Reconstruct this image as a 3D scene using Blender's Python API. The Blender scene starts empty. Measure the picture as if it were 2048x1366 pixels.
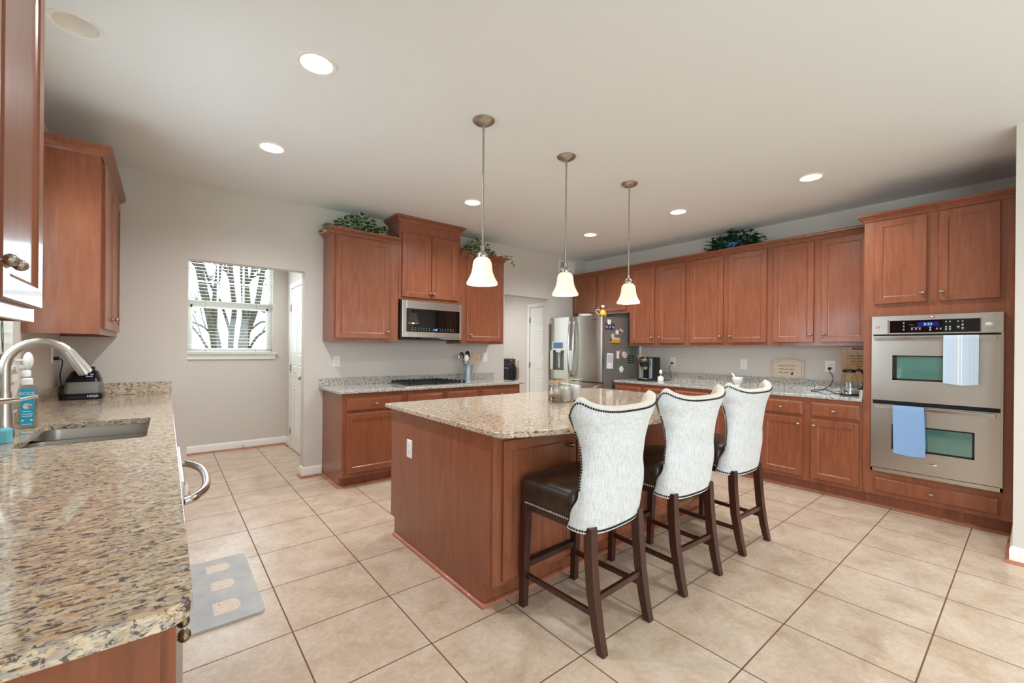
import bpy, bmesh, math, random
from mathutils import Vector, Matrix
random.seed(7)
SC = bpy.context.scene
COL = SC.collection
# ---------------------------------------------------------------- camera
YAW, ROLL, FPX = 0.8880, 0.0094, 850.8
cam_d = bpy.data.cameras.new('camera'); cam = bpy.data.objects.new('camera', cam_d); COL.objects.link(cam)
cam_d.sensor_fit = 'HORIZONTAL'; cam_d.sensor_width = 36.0; cam_d.lens = FPX / 2048 * 36.0
cam_d.shift_x = 0.0; cam_d.shift_y = (698.67 - 683.0) / 2048; cam_d.clip_start = 0.02
_F = Vector((math.cos(YAW), math.sin(YAW), 0)); _R = Vector((math.sin(YAW), -math.cos(YAW), 0)); _U = Vector((0, 0, 1))
_R3 = _R * math.cos(ROLL) + _U * math.sin(ROLL); _U3 = _U * math.cos(ROLL) - _R * math.sin(ROLL)
cam.matrix_world = Matrix(((_R3.x, _U3.x, -_F.x, -0.46141), (_R3.y, _U3.y, -_F.y, -2.14545), (_R3.z, _U3.z, -_F.z, 1.30897), (0, 0, 0, 1)))
SC.camera = cam
# ---------------------------------------------------------------- world and exposure
SC.view_settings.view_transform = 'Standard'; SC.view_settings.look = 'None'; SC.view_settings.gamma = 1.0
SC.view_settings.use_curve_mapping = False
SC.view_settings.exposure = 0.5
W = bpy.data.worlds.new('world'); SC.world = W; W.use_nodes = True
W.node_tree.nodes['Background'].inputs[0].default_value = (0.86, 0.94, 1.0, 1)
W.node_tree.nodes['Background'].inputs[1].default_value = 2.2
SC.cycles.use_denoising = True
SC.cycles.max_bounces = 8; SC.cycles.diffuse_bounces = 5; SC.cycles.glossy_bounces = 4; SC.cycles.transmission_bounces = 6
SC.cycles.transparent_max_bounces = 32; SC.cycles.sample_clamp_indirect = 6.0; SC.cycles.caustics_reflective = False; SC.cycles.caustics_refractive = False
SC.cycles.blur_glossy = 0.5
def area(name, loc, direction, sx, sy, power, color=(1, 1, 1), shape='RECTANGLE'):
    l = bpy.data.lights.new(name, 'AREA'); l.shape = shape; l.size = sx; l.size_y = sy; l.energy = power; l.color = color
    o = bpy.data.objects.new(name, l); COL.objects.link(o); o.location = loc
    o.rotation_euler = Vector(direction).to_track_quat('-Z', 'Y').to_euler()
    return o
DAY = (0.74, 0.87, 1.0)
area('rear_window_daylight', (1.3, -6.35, 1.45), (0, 1, 0), 3.6, 2.2, 60, DAY)
area('patio_window_daylight', (-1.45, -4.2, 1.4), (1, 0, 0), 2.4, 2.0, 105, DAY)
area('sink_window_daylight', (-1.42, 0.62, 1.75), (1, 0, -0.1), 1.15, 0.9, 38, DAY)
area('nook_window_daylight', (0.18, 4.75, 1.9), (0, -1, -0.1), 0.9, 1.1, 30, DAY)
# ---------------------------------------------------------------- materials
def srgb(h):
    if isinstance(h, str):
        h = h.lstrip('#'); h = [int(h[i:i + 2], 16) / 255 for i in (0, 2, 4)]
    return tuple((c / 12.92 if c <= 0.04045 else ((c + 0.055) / 1.055) ** 2.4) for c in h) + (1,)
def mat(name, color, rough=0.5, metal=0.0, spec=0.5, emit=None, es=0, trans=0, coat=0, ior=1.45):
    m = bpy.data.materials.new(name); m.use_nodes = True
    b = m.node_tree.nodes['Principled BSDF']; I = b.inputs
    I['Base Color'].default_value = srgb(color); I['Roughness'].default_value = rough; I['Metallic'].default_value = metal
    I['Specular IOR Level'].default_value = spec; I['IOR'].default_value = ior
    if emit: I['Emission Color'].default_value = srgb(emit); I['Emission Strength'].default_value = es
    I['Transmission Weight'].default_value = trans; I['Coat Weight'].default_value = coat; I['Coat Roughness'].default_value = 0.12
    return m
def nodes(m): return m.node_tree.nodes, m.node_tree.links, m.node_tree.nodes['Principled BSDF']
def coords(m, scale=(1, 1, 1), rot=(0, 0, 0), kind='Object'):
    N, L, B = nodes(m); tc = N.new('ShaderNodeTexCoord'); mp = N.new('ShaderNodeMapping')
    mp.inputs['Scale'].default_value = scale; mp.inputs['Rotation'].default_value = rot
    L.new(tc.outputs[kind], mp.inputs['Vector']); return mp.outputs['Vector']
def noise(m, vec, scale, detail=4, rough=0.55, dist=0):
    N, L, B = nodes(m); n = N.new('ShaderNodeTexNoise'); n.inputs['Scale'].default_value = scale
    n.inputs['Detail'].default_value = detail; n.inputs['Roughness'].default_value = rough; n.inputs['Distortion'].default_value = dist
    if vec is not None: L.new(vec, n.inputs['Vector'])
    return n.outputs['Fac']
def ramp(m, fac, stops, interp='LINEAR'):
    N, L, B = nodes(m); r = N.new('ShaderNodeValToRGB'); r.color_ramp.interpolation = interp
    e = r.color_ramp.elements
    while len(e) < len(stops): e.new(0.5)
    for k, (p, c) in enumerate(stops): e[k].position = p; e[k].color = srgb(c) if not isinstance(c, float) else (c, c, c, 1)
    L.new(fac, r.inputs[0]); return r.outputs[0]
def mix(m, fac, a, b, mode='MIX'):
    N, L, B = nodes(m); x = N.new('ShaderNodeMix'); x.data_type = 'RGBA'; x.blend_type = mode
    for sock, v in ((x.inputs[0], fac), (x.inputs[6], a), (x.inputs[7], b)):
        if hasattr(v, 'node'): L.new(v, sock)
        elif isinstance(v, (int, float)): sock.default_value = v
        else: sock.default_value = srgb(v)
    return x.outputs[2]
def setc(m, out): nodes(m)[1].new(out, nodes(m)[2].inputs['Base Color'])
def bump(m, h, strength=0.1, dist=0.002):
    N, L, B = nodes(m); b = N.new('ShaderNodeBump'); b.inputs['Strength'].default_value = strength; b.inputs['Distance'].default_value = dist
    L.new(h, b.inputs['Height']); L.new(b.outputs[0], B.inputs['Normal'])
def setr(m, out): nodes(m)[1].new(out, nodes(m)[2].inputs['Roughness'])
M = {}
def wood(name, dark, midc, light, rough=0.33, sc=(9, 9, 0.9)):
    m = mat(name, midc, rough, coat=0.25); v = coords(m, sc)
    g = noise(m, v, 4.0, 6, 0.6, 0.6); blot = noise(m, coords(m, (1, 1, 0.7)), 3.2, 3, 0.5)
    c = ramp(m, g, [(0.28, dark), (0.5, midc), (0.75, light)]); c2 = mix(m, ramp(m, blot, [(0.3, 0.0), (0.7, 0.45)]), c, light)
    setc(m, c2); return m
M['cherry'] = wood('cherry_stain', '#774129', '#8a4d33', '#985e41')
M['shoe'] = wood('oak_shoe_trim', '#8c4a33', '#a8644a', '#bd7c60', 0.4, (2, 2, 6))
M['espresso'] = wood('espresso_wood', '#2a130d', '#3a1c14', '#4a281c', 0.3, (14, 14, 1))
M['bamboo'] = wood('bamboo_board', '#b98a50', '#cda164', '#d8b27c', 0.45, (2, 20, 2))
M['maple'] = wood('maple_plaque', '#cdb79c', '#d9c6ae', '#e2d3be', 0.5, (2, 3, 20))
def granite(name, tan, cream, grey, dark, t, sc=(1, 1, 1), rot=(0, 0, 0.5)):
    m = mat(name, tan, 0.07, spec=0.55); v = coords(m, sc, rot)
    c = mix(m, ramp(m, noise(m, v, 62, 5, 0.65), [(0.38, 0.0), (0.6, 1.0)]), tan, cream)
    c = mix(m, ramp(m, noise(m, v, 86, 4, 0.6, 0.8), [(0.49, 0.0), (0.58, 0.75)]), c, grey)
    c = mix(m, ramp(m, noise(m, v, 100, 4, 0.62, 0.9), [(t, 0.0), (t + 0.06, 0.85)]), c, dark)
    c = mix(m, ramp(m, noise(m, v, 210, 3, 0.6), [(0.58, 0.0), (0.66, 0.6)]), c, dark)
    setc(m, c); return m
M['granite'] = granite('granite_tan', '#c8a883', '#e0d0b6', '#a9a19c', '#3d373e', 0.535, (0.5, 1.0, 1.0), (0, 0, 0.3))
M['granite_greyed_by_light'] = granite('granite_greyed_by_light', '#c3bbac', '#dcd8ce', '#989a9d', '#34343a', 0.53, (1, 1, 1), (0, 0.5, 0.9))  # same stone as the tan one, light on the far counters painted in as grey
M['wall'] = mat('wall_paint', '#d6cfc7', 0.85, spec=0.2); bump(M['wall'], noise(M['wall'], coords(M['wall']), 260, 2), 0.04, 0.001)
M['ceiling'] = mat('ceiling_paint', '#eef0f1', 0.9, spec=0.15); bump(M['ceiling'], noise(M['ceiling'], coords(M['ceiling']), 200, 2), 0.04, 0.001)
M['white'] = mat('white_trim_paint', '#eeece6', 0.4)
M['door_white'] = mat('white_door_paint', '#ecebe5', 0.42)
M['plastic_white'] = mat('white_plastic', '#f1f0ec', 0.35)
M['slot'] = mat('dark_slot', '#3a3836', 0.6)
M['black'] = mat('black_plastic', '#141416', 0.32)
M['black_gloss'] = mat('black_gloss_glass', '#07080a', 0.03, spec=0.7, ior=1.5)
M['rubber'] = mat('black_rubber', '#161616', 0.6)
M['iron'] = mat('cast_iron', '#17181b', 0.45)
def metal(name, c, r, sc=(1, 1, 60), amt=0.03):
    m = mat(name, c, r, 1.0); v = coords(m, sc); n = noise(m, v, 8, 3)
    setr(m, ramp(m, n, [(0.3, max(0.02, r - amt)), (0.7, r + amt)])); return m
M['steel'] = metal('brushed_steel', '#c5c0b8', 0.3, (2, 2, 90), 0.02)
M['steel_h'] = metal('polished_steel', '#d0d0ce', 0.16, (1, 1, 1), 0.03)
M['nickel'] = metal('satin_nickel', '#b4aea4', 0.28, (1, 1, 1), 0.04)
M['bronze'] = metal('antique_nickel', '#8d7f6c', 0.3, (1, 1, 1), 0.05)
M['chrome'] = mat('chrome', '#e6e6e6', 0.06, 1.0)
M['fridge_side'] = mat('grey_fridge_side', '#83807b', 0.42, 0.35)
M['galv'] = metal('galvanized', '#b9c6cf', 0.42, (6, 6, 6), 0.1)
def glass(name, tint='#ffffff', rough=0.0, opac=0.12):
    m = bpy.data.materials.new(name); m.use_nodes = True; N, L = m.node_tree.nodes, m.node_tree.links
    N.remove(N['Principled BSDF']); t = N.new('ShaderNodeBsdfTransparent'); g = N.new('ShaderNodeBsdfGlossy'); x = N.new('ShaderNodeMixShader')
    t.inputs[0].default_value = srgb(tint); g.inputs['Roughness'].default_value = rough + 0.02
    f = N.new('ShaderNodeLayerWeight'); f.inputs[0].default_value = opac
    mm = N.new('ShaderNodeMath'); mm.operation = 'MULTIPLY_ADD'; mm.inputs[1].default_value = 0.45; mm.inputs[2].default_value = 0.03; L.new(f.outputs['Facing'], mm.inputs[0]); L.new(mm.outputs[0], x.inputs[0]); L.new(t.outputs[0], x.inputs[1]); L.new(g.outputs[0], x.inputs[2])
    L.new(x.outputs[0], N['Material Output'].inputs[0]); return m
M['glass'] = glass('clear_glass', '#fdfefe', 0.0, 0.3)
M['pane'] = glass('window_pane', '#fafcfb', 0.0, 0.1)
M['oven_glass'] = mat('oven_glass_reflection_tint', '#3d7a72', 0.04, spec=1.0, ior=1.9)  # teal base colour paints in the reflected outdoor view
M['linen'] = mat('light_linen', '#d3d3d2', 0.9, spec=0.15)
v = coords(M['linen'], (190, 190, 20)); n = noise(M['linen'], v, 1.0, 3); v2 = coords(M['linen'], (30, 30, 300)); n2 = noise(M['linen'], v2, 1.0, 3)
setc(M['linen'], mix(M['linen'], 0.5, ramp(M['linen'], n, [(0.3, '#a9adb3'), (0.62, '#e2e1de')]), ramp(M['linen'], n2, [(0.3, '#bdbfc2'), (0.65, '#dfdedd')])))
bump(M['linen'], n, 0.25, 0.002)
M['cream'] = mat('cream_fabric', '#ddd5c8', 0.9, spec=0.15); bump(M['cream'], noise(M['cream'], coords(M['cream']), 400, 2), 0.15, 0.001)
M['leather'] = mat('dark_brown_leather', '#33221c', 0.36); lv = noise(M['leather'], coords(M['leather']), 14, 4)
setc(M['leather'], ramp(M['leather'], lv, [(0.3, '#271914'), (0.7, '#44301f')])); bump(M['leather'], noise(M['leather'], coords(M['leather']), 260, 2), 0.1, 0.001)
M['nail'] = mat('nailhead_pewter', '#a59d92', 0.28, 1.0)
M['nail_dark'] = mat('nailhead_dark', '#3a332c', 0.38, 1.0)
M['shade'] = mat('frosted_shade', '#f4ead8', 0.35, emit='#ffe6c4', es=0.27)
M['bulb'] = mat('lit_bulb', '#ffffff', 0.5, emit='#fff1da', es=9)
M['lens'] = mat('lit_lens', '#ffffff', 0.5, emit='#fff6e8', es=6)
M['baffle'] = mat('white_baffle', '#f5f1ea', 0.5)
M['leaf'] = mat('ivy_leaf', '#1f4a33', 0.42); setc(M['leaf'], ramp(M['leaf'], noise(M['leaf'], coords(M['leaf']), 30, 2), [(0.35, '#143b28'), (0.55, '#23583a'), (0.75, '#477a3d')]))
M['leaf_edge'] = mat('ivy_cream_margin', '#c9cfa6', 0.5)
M['leaf_dark'] = mat('ivy_dark_leaf', '#17432f', 0.42); setc(M['leaf_dark'], ramp(M['leaf_dark'], noise(M['leaf_dark'], coords(M['leaf_dark']), 30, 2), [(0.35, '#0e2f26'), (0.55, '#1b5238'), (0.75, '#3a7f45')]))
M['stem'] = mat('ivy_stem', '#3c4a2c', 0.6)
M['pot_blue'] = mat('blue_glazed_pot', '#4f8fc0', 0.3)
M['bark'] = mat('grey_bark', '#5d594d', 0.9, spec=0.1); setc(M['bark'], ramp(M['bark'], noise(M['bark'], coords(M['bark'], (4, 4, 1)), 8, 4), [(0.3, '#3f3c34'), (0.6, '#6a6656'), (0.8, '#8a8570')]))
M['blind'] = mat('white_blind_slat', '#f2f2ee', 0.45)
M['cordw'] = mat('pale_cord', '#8b8b86', 0.7)
M['sponge'] = mat('aqua_sponge', '#7ecbdc', 0.95, spec=0.1)
M['label_blue'] = mat('aqua_label', '#1fa6c9', 0.4)
M['ink'] = mat('brown_burnt_ink', '#4a3827', 0.8)
M['print_white'] = mat('white_print', '#eef2f4', 0.5)
M['clear_plastic'] = glass('clear_plastic', '#eef0ea', 0.05, 0.3)
M['amber'] = mat('dark_amber_bottle', '#2a1a16', 0.12)
M['disp_blue'] = mat('lit_blue_digits', '#5fa8ff', 0.5, emit='#6fb4ff', es=1.6)
M['disp_violet'] = mat('blue_lcd', '#15104a', 0.2, emit='#1a1266', es=0.5)
M['icon'] = mat('grey_touch_icons', '#9fb0ba', 0.5)
M['screen'] = mat('fridge_display', '#3f5f88', 0.25, emit='#4a6f9c', es=0.25)
M['towel_blue'] = mat('blue_cotton', '#8fb0dc', 0.95, spec=0.1); bump(M['towel_blue'], noise(M['towel_blue'], coords(M['towel_blue']), 300, 2), 0.3, 0.002)
M['towel_stripe'] = mat('blue_white_ribbed_cotton', '#cfe0ee', 0.95, spec=0.1)
M['mat_grey'] = mat('grey_blue_mat', '#b8b9b7', 0.75); setc(M['mat_grey'], ramp(M['mat_grey'], noise(M['mat_grey'], coords(M['mat_grey']), 9, 5), [(0.35, '#aeb1b1'), (0.6, '#bcbdb9'), (0.75, '#c8c0b6')]))
M['mat_cream'] = mat('mat_cream_print', '#d9c4ac', 0.8); setc(M['mat_cream'], ramp(M['mat_cream'], noise(M['mat_cream'], coords(M['mat_cream']), 120, 3), [(0.35, '#c9ae9a'), (0.45, '#e0d2c2')]))
M['lawn'] = mat('lawn', '#7f9a5a', 0.95, spec=0.1)
M['siding'] = mat('pale_siding', '#d8dad8', 0.8)
M['bag'] = mat('navy_bag_cloth', '#1d2026', 0.75); M['bag_grey'] = mat('grey_zip', '#8b9aa6', 0.5)
M['ceramic'] = mat('white_ceramic', '#efece6', 0.2); M['marble'] = mat('white_marble', '#e6e6e4', 0.25)
M['tan_wood'] = wood('tan_spoon_wood', '#a07c58', '#b8946c', '#caa884', 0.6)
M['brown_wood'] = wood('dark_rack_wood', '#4a2c20', '#5c3a2a', '#6a4634', 0.5, (2, 2, 12))
M['flour'] = mat('white_flour', '#efeae4', 0.95, spec=0.05)
M['rice'] = mat('pale_oats', '#d8ccb8', 0.9, spec=0.1); setc(M['rice'], ramp(M['rice'], noise(M['rice'], coords(M['rice']), 190, 2), [(0.3, '#b5a48c'), (0.6, '#e6dccb')]))
M['nuts'] = mat('brown_nuts', '#7a5a44', 0.7); setc(M['nuts'], ramp(M['nuts'], noise(M['nuts'], coords(M['nuts']), 70, 2), [(0.35, '#3e2e2a'), (0.5, '#7f5f4a'), (0.7, '#a8876b')]))
M['orange_rubber'] = mat('orange_seal', '#d9a05a', 0.5); M['clear_seal'] = mat('cream_seal', '#d9c9aa', 0.5)
M['water'] = glass('kettle_water', '#f8fafa', 0.0, 0.2)
M['yellow'] = mat('yellow_glaze', '#e6a92e', 0.3); M['red'] = mat('red_glaze', '#b8323a', 0.35)
M['tin_floral'] = mat('pale_floral_tin', '#c9d6d4', 0.3); setc(M['tin_floral'], ramp(M['tin_floral'], noise(M['tin_floral'], coords(M['tin_floral']), 55, 3), [(0.4, '#8fb4bc'), (0.5, '#e3e2da'), (0.62, '#c3b4a4')]))
M['photo_navy'] = mat('navy_print', '#24497c', 0.4); M['photo_skin'] = mat('pale_print', '#dcc6b0', 0.4); M['photo_coat'] = mat('dark_print', '#4a3a3c', 0.4)
M['photo_gold'] = mat('gold_print', '#d0a04a', 0.4); M['photo_ground'] = mat('olive_print', '#4e5a3c', 0.4)
M['paper'] = mat('white_paper', '#e9e6e8', 0.8); M['pad_pink'] = mat('mauve_paper', '#c9bdc6', 0.8)
M['shell'] = mat('pinkish_shell', '#d8c2b8', 0.5); M['clip_brown'] = mat('brown_clip', '#a8774c', 0.6)
M['egg_tan'] = mat('peach_stone', '#d6a585', 0.4); M['green_wh'] = mat('white_green_ceramic', '#d7e0c8', 0.3)
M['berry'] = mat('dark_potpourri', '#6e4638', 0.6)
# floor tile: square ceramic tiles on the world grid
TL = 0.4635
ft = mat('floor_tile', '#cdb59a', 0.3, spec=0.45); M['tile'] = ft
N_, L_, B_ = nodes(ft); fv = coords(ft)
br = N_.new('ShaderNodeTexBrick'); br.offset = 0; br.squash = 1; br.inputs['Scale'].default_value = 1.0
br.inputs['Brick Width'].default_value = TL; br.inputs['Row Height'].default_value = TL; br.inputs['Mortar Size'].default_value = 0.0032
br.inputs['Mortar Smooth'].default_value = 0.1; br.inputs['Color1'].default_value = (0.42, 0.42, 0.42, 1); br.inputs['Color2'].default_value = (0.58, 0.58, 0.58, 1)
L_.new(fv, br.inputs['Vector'])
fc = ramp(ft, noise(ft, fv, 5.5, 7, 0.62, 0.5), [(0.3, '#b0957b'), (0.48, '#cbb39b'), (0.7, '#dccbb9')])
fc = mix(ft, 0.35, fc, ramp(ft, noise(ft, fv, 38, 5, 0.7), [(0.35, '#ad947a'), (0.65, '#d8c9b6')]))
fc = mix(ft, 0.3, fc, br.outputs['Color'], 'SOFT_LIGHT')
fc = mix(ft, br.outputs['Fac'], fc, '#70513f'); setc(ft, fc)
setr(ft, ramp(ft, br.outputs['Fac'], [(0.0, 0.3), (1.0, 0.85)]))
iv = N_.new('ShaderNodeMath'); iv.operation = 'SUBTRACT'; iv.inputs[0].default_value = 1.0; L_.new(br.outputs['Fac'], iv.inputs[1]); bump(ft, iv.outputs[0], 0.35, 0.002)
# striped towel uses object y (across the towel)
def stripes(m, axis, scale, a, b, width=0.5):
    N, L, B = nodes(m); tc = N.new('ShaderNodeTexCoord'); sp = N.new('ShaderNodeSeparateXYZ'); L.new(tc.outputs['Object'], sp.inputs[0])
    mu = N.new('ShaderNodeMath'); mu.operation = 'MULTIPLY'; mu.inputs[1].default_value = scale; L.new(sp.outputs[axis], mu.inputs[0])
    fr = N.new('ShaderNodeMath'); fr.operation = 'FRACT'; L.new(mu.outputs[0], fr.inputs[0])
    setc(m, ramp(m, fr.outputs[0], [(0.0, a), (width, b)], 'CONSTANT'))
stripes(M['towel_stripe'], 1, 150, '#bcd3e8', '#d6e3ee')
# ---------------------------------------------------------------- mesh helpers
class Fr:
    """wall frame: a along the wall, b outward into the room, z up"""
    def __init__(s, o, u, d): s.o, s.u, s.d = Vector(o), Vector(u), Vector(d); s.r = (-s.d).cross(Vector((0, 0, 1)))
    def __call__(s, a, b, z): return s.o + s.u * a + s.d * b + Vector((0, 0, z))
    def sgn(s): return 1 if s.r.dot(s.u) > 0 else -1
WLD = Fr((0, 0, 0), (1, 0, 0), (0, 1, 0))
FB = Fr((0, 2.49, 0), (1, 0, 0), (0, -1, 0))        # cooktop wall
FO = Fr((4.85, 0, 0), (0, 1, 0), (-1, 0, 0))        # oven wall
FL = Fr((-1.08, 0, 0), (0, 1, 0), (1, 0, 0))        # sink wall
FI = Fr((0, 0, 0), (1, 0, 0), (0, -1, 0))           # island seating side
FN = Fr((0, 4.27, 0), (1, 0, 0), (0, -1, 0))        # nook far wall
FNR = Fr((0.815, 0, 0), (0, 1, 0), (-1, 0, 0))      # nook right wall
FH = Fr((4.5, 0, 0), (0, 1, 0), (-1, 0, 0))         # hall wall
ORG = {}
class MB:
    def __init__(s): s.v, s.f, s.m = [], [], []
    def add(s, vs, fs, m=0):
        o = len(s.v); s.v += [Vector(q) for q in vs]; s.f += [[i + o for i in f] for f in fs]; s.m += [m] * len(fs); return s
    def box(s, x0, x1, y0, y1, z0, z1, m=0, F=WLD):
        vs = [F(x, y, z) for z in (z0, z1) for y in (y0, y1) for x in (x0, x1)]
        return s.add(vs, [(0, 2, 3, 1), (4, 5, 7, 6), (0, 1, 5, 4), (2, 6, 7, 3), (0, 4, 6, 2), (1, 3, 7, 5)], m)
    def fbox(s, F, *a, m=0): return s.box(*a, m=m, F=F)
    def nested(s, F, a0, a1, z0, z1, lv, m=0, m_last=None):
        """nested rectangles [(inset, b)...] facing outward; the last one is capped"""
        vs, fs, ms = [], [], []
        for i, b in lv: vs += [F(a0 + i, b, z0 + i), F(a1 - i, b, z0 + i), F(a1 - i, b, z1 - i), F(a0 + i, b, z1 - i)]
        for k in range(len(lv) - 1):
            for j in range(4): fs.append((4 * k + j, 4 * k + (j + 1) % 4, 4 * k + 4 + (j + 1) % 4, 4 * k + 4 + j))
        e = 4 * (len(lv) - 1); s.add(vs, fs, m); o = len(s.v) - len(vs)
        s.f.append([o + e, o + e + 1, o + e + 2, o + e + 3]); s.m.append(m if m_last is None else m_last)
        s.f.append([o + 3, o + 2, o + 1, o]); s.m.append(m); return s
    def lathe(s, prof, c=(0, 0, 0), ax=(0, 0, 1), n=24, m=0, sx=1, sy=1, cap=True, a0=0, a1=2 * math.pi):
        ax = Vector(ax).normalized(); t = Vector((1, 0, 0)) if abs(ax.z) > .9 else Vector((0, 0, 1))
        e1 = t - ax * t.dot(ax); e1.normalize(); e2 = ax.cross(e1); c = Vector(c)
        vs, fs = [], []
        for r, h in prof:
            for k in range(n):
                a = a0 + (a1 - a0) * k / n; vs.append(c + ax * h + e1 * (r * sx * math.cos(a)) + e2 * (r * sy * math.sin(a)))
        for i in range(len(prof) - 1):
            for k in range(n): fs.append((i * n + k, i * n + (k + 1) % n, i * n + n + (k + 1) % n, i * n + n + k))
        if cap:
            if prof[0][0] > 1e-5: fs.append(tuple(range(n - 1, -1, -1)))
            if prof[-1][0] > 1e-5: fs.append(tuple(range((len(prof) - 1) * n, len(prof) * n)))
        return s.add(vs, fs, m)
    def ball(s, c, r, sx=1, sy=1, sz=1, n=12, k=6, m=0, ax=(0, 0, 1)):
        pr = [(max(1e-4, r * math.sin(math.pi * i / k)), -r * sz * math.cos(math.pi * i / k)) for i in range(k + 1)]
        return s.lathe(pr, c, ax, n, m, sx, sy, cap=False)
    def tube(s, pts, r, n=10, m=0, cap=True, flat=1.0):
        pts = [Vector(p) for p in pts]; rs = r if isinstance(r, (list, tuple)) else [r] * len(pts)
        vs, fs = [], []; up = None
        for i, p in enumerate(pts):
            d = (pts[min(i + 1, len(pts) - 1)] - pts[max(i - 1, 0)]).normalized()
            if up is None: up = Vector((0, 0, 1)) if abs(d.z) < .9 else Vector((1, 0, 0))
            e1 = (up - d * up.dot(d)).normalized(); e2 = d.cross(e1); up = e1
            for k in range(n):
                a = 2 * math.pi * k / n; vs.append(p + e1 * (rs[i] * flat * math.cos(a)) + e2 * (rs[i] * math.sin(a)))
        for i in range(len(pts) - 1):
            for k in range(n): fs.append((i * n + k, i * n + (k + 1) % n, i * n + n + (k + 1) % n, i * n + n + k))
        if cap: fs += [tuple(range(n - 1, -1, -1)), tuple(range((len(pts) - 1) * n, len(pts) * n))]
        return s.add(vs, fs, m)
    def loft(s, secs, m=0):
        """list of equal-length vertex rings, capped"""
        n = len(secs[0]); vs = [q for r in secs for q in r]; fs = []
        for i in range(len(secs) - 1):
            for k in range(n): fs.append((i * n + k, i * n + (k + 1) % n, i * n + n + (k + 1) % n, i * n + n + k))
        fs += [tuple(range(n - 1, -1, -1)), tuple(range((len(secs) - 1) * n, len(secs) * n))]
        return s.add(vs, fs, m)
    def prism(s, poly, F, b0, b1, m=0):
        """poly of (a,z) extruded along b"""
        return s.loft([[F(a, b0, z) for a, z in poly], [F(a, b1, z) for a, z in poly]], m)
    def sweep(s, path, prof, m=0, closed=False):
        """path [(x,y)], prof [(outward offset, z)] mitred; outward = right of travel"""
        P = [Vector((p[0], p[1])) for p in path]; n = len(P); secs = []
        for i in range(n):
            d0 = (P[i] - P[i - 1]).normalized() if i > 0 else None; d1 = (P[i + 1] - P[i]).normalized() if i < n - 1 else None
            d0 = d0 or d1; d1 = d1 or d0
            n0 = Vector((d0.y, -d0.x)); n1 = Vector((d1.y, -d1.x)); mm = (n0 + n1); mm = mm / max(0.2, mm.dot(n0)) if mm.length > 1e-6 else n0
            secs.append([Vector((P[i].x + mm.x * o, P[i].y + mm.y * o, z)) for o, z in prof])
        return s.loft(secs, m)
    def plate(s, outer, holes, z0, z1, F=None, m=0):
        """flat plate with holes; points (x,y) -> z0..z1, or (a,z) -> b0..b1 in a frame"""
        bm = bmesh.new(); es = []
        for lp in [outer] + holes:
            vv = [bm.verts.new((x, y, 0)) for x, y in lp]
            es += [bm.edges.new((vv[i], vv[(i + 1) % len(vv)])) for i in range(len(vv))]
        bmesh.ops.triangle_fill(bm, use_beauty=True, use_dissolve=False, edges=es, normal=(0, 0, 1))
        bm.verts.index_update(); ps = [v.co.copy() for v in bm.verts]; tris = [[v.index for v in f.verts] for f in bm.faces]
        bd = [(e.verts[0].index, e.verts[1].index) for e in bm.edges if len(e.link_faces) == 1]; bm.free()
        g = (lambda x, y, w: F(x, w, y)) if F else (lambda x, y, w: Vector((x, y, w)))
        k = len(ps); vs = [g(p.x, p.y, z0) for p in ps] + [g(p.x, p.y, z1) for p in ps]
        fs = [t[::-1] for t in tris] + [[i + k for i in t] for t in tris] + [(a, b, b + k, a + k) for a, b in bd]
        return s.add(vs, fs, m)
    def build(s, name, mats, parent=None, smooth=None, bevel=None, label=None, org=None, recalc=True):
        o0 = Vector(org) if org is not None else (ORG[parent.name] if parent is not None else Vector((0, 0, 0)))
        me = bpy.data.meshes.new(name); me.from_pydata([tuple(q - o0) for q in s.v], [], s.f)
        ms = mats if isinstance(mats, (list, tuple)) else [mats]
        for k in ms: me.materials.append(M[k] if isinstance(k, str) else k)
        if len(ms) > 1: me.polygons.foreach_set('material_index', s.m)
        if recalc:
            bm = bmesh.new(); bm.from_mesh(me); bmesh.ops.recalc_face_normals(bm, faces=bm.faces); bm.to_mesh(me); bm.free()
        if smooth is not None:
            me.polygons.foreach_set('use_smooth', [True] * len(me.polygons)); me.set_sharp_from_angle(angle=math.radians(smooth))
        me.update(); o = bpy.data.objects.new(name, me); COL.objects.link(o)
        if parent is not None: o.parent = parent; ORG[o.name] = o0
        else: o.location = o0; ORG[o.name] = o0
        if bevel:
            b = o.modifiers.new('bevel', 'BEVEL'); b.width = bevel[0]; b.segments = bevel[1]; b.limit_method = 'ANGLE'; b.angle_limit = math.radians(50); b.harden_normals = False
        if label: o['label'] = label
        return o
def thing(name, label, cat, loc, group=None):
    o = bpy.data.objects.new(name, None); COL.objects.link(o); o.location = loc; o.empty_display_size = 0.05
    ORG[o.name] = Vector(loc); o['label'] = label; o['category'] = cat
    if group: o['group'] = group
    return o
def tag(o, label, cat, group=None, kind=None):
    o['label'] = label; o['category'] = cat
    if group: o['group'] = group
    if kind: o['kind'] = kind
    return o
def struct(o, label=None, cat=None):
    o['kind'] = 'structure'
    if label: o['label'] = label
    if cat: o['category'] = cat
    return o
def one(mb, name, mats, label, cat, org, group=None, **kw): return tag(mb.build(name, mats, org=org, **kw), label, cat, group)
def copy_tree(o, parent=None):
    c = o.copy(); COL.objects.link(c)
    if parent is not None: c.parent = parent; c.matrix_parent_inverse = o.matrix_parent_inverse.copy()
    for ch in list(o.children): copy_tree(ch, c)
    return c
def rrect(x0, x1, y0, y1, r, n=5):
    out = []
    for cx, cy, a in ((x1 - r, y0 + r, -90), (x1 - r, y1 - r, 0), (x0 + r, y1 - r, 90), (x0 + r, y0 + r, 180)):
        for k in range(n + 1):
            t = math.radians(a + 90 * k / n); out.append((cx + r * math.cos(t), cy + r * math.sin(t)))
    return out
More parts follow.
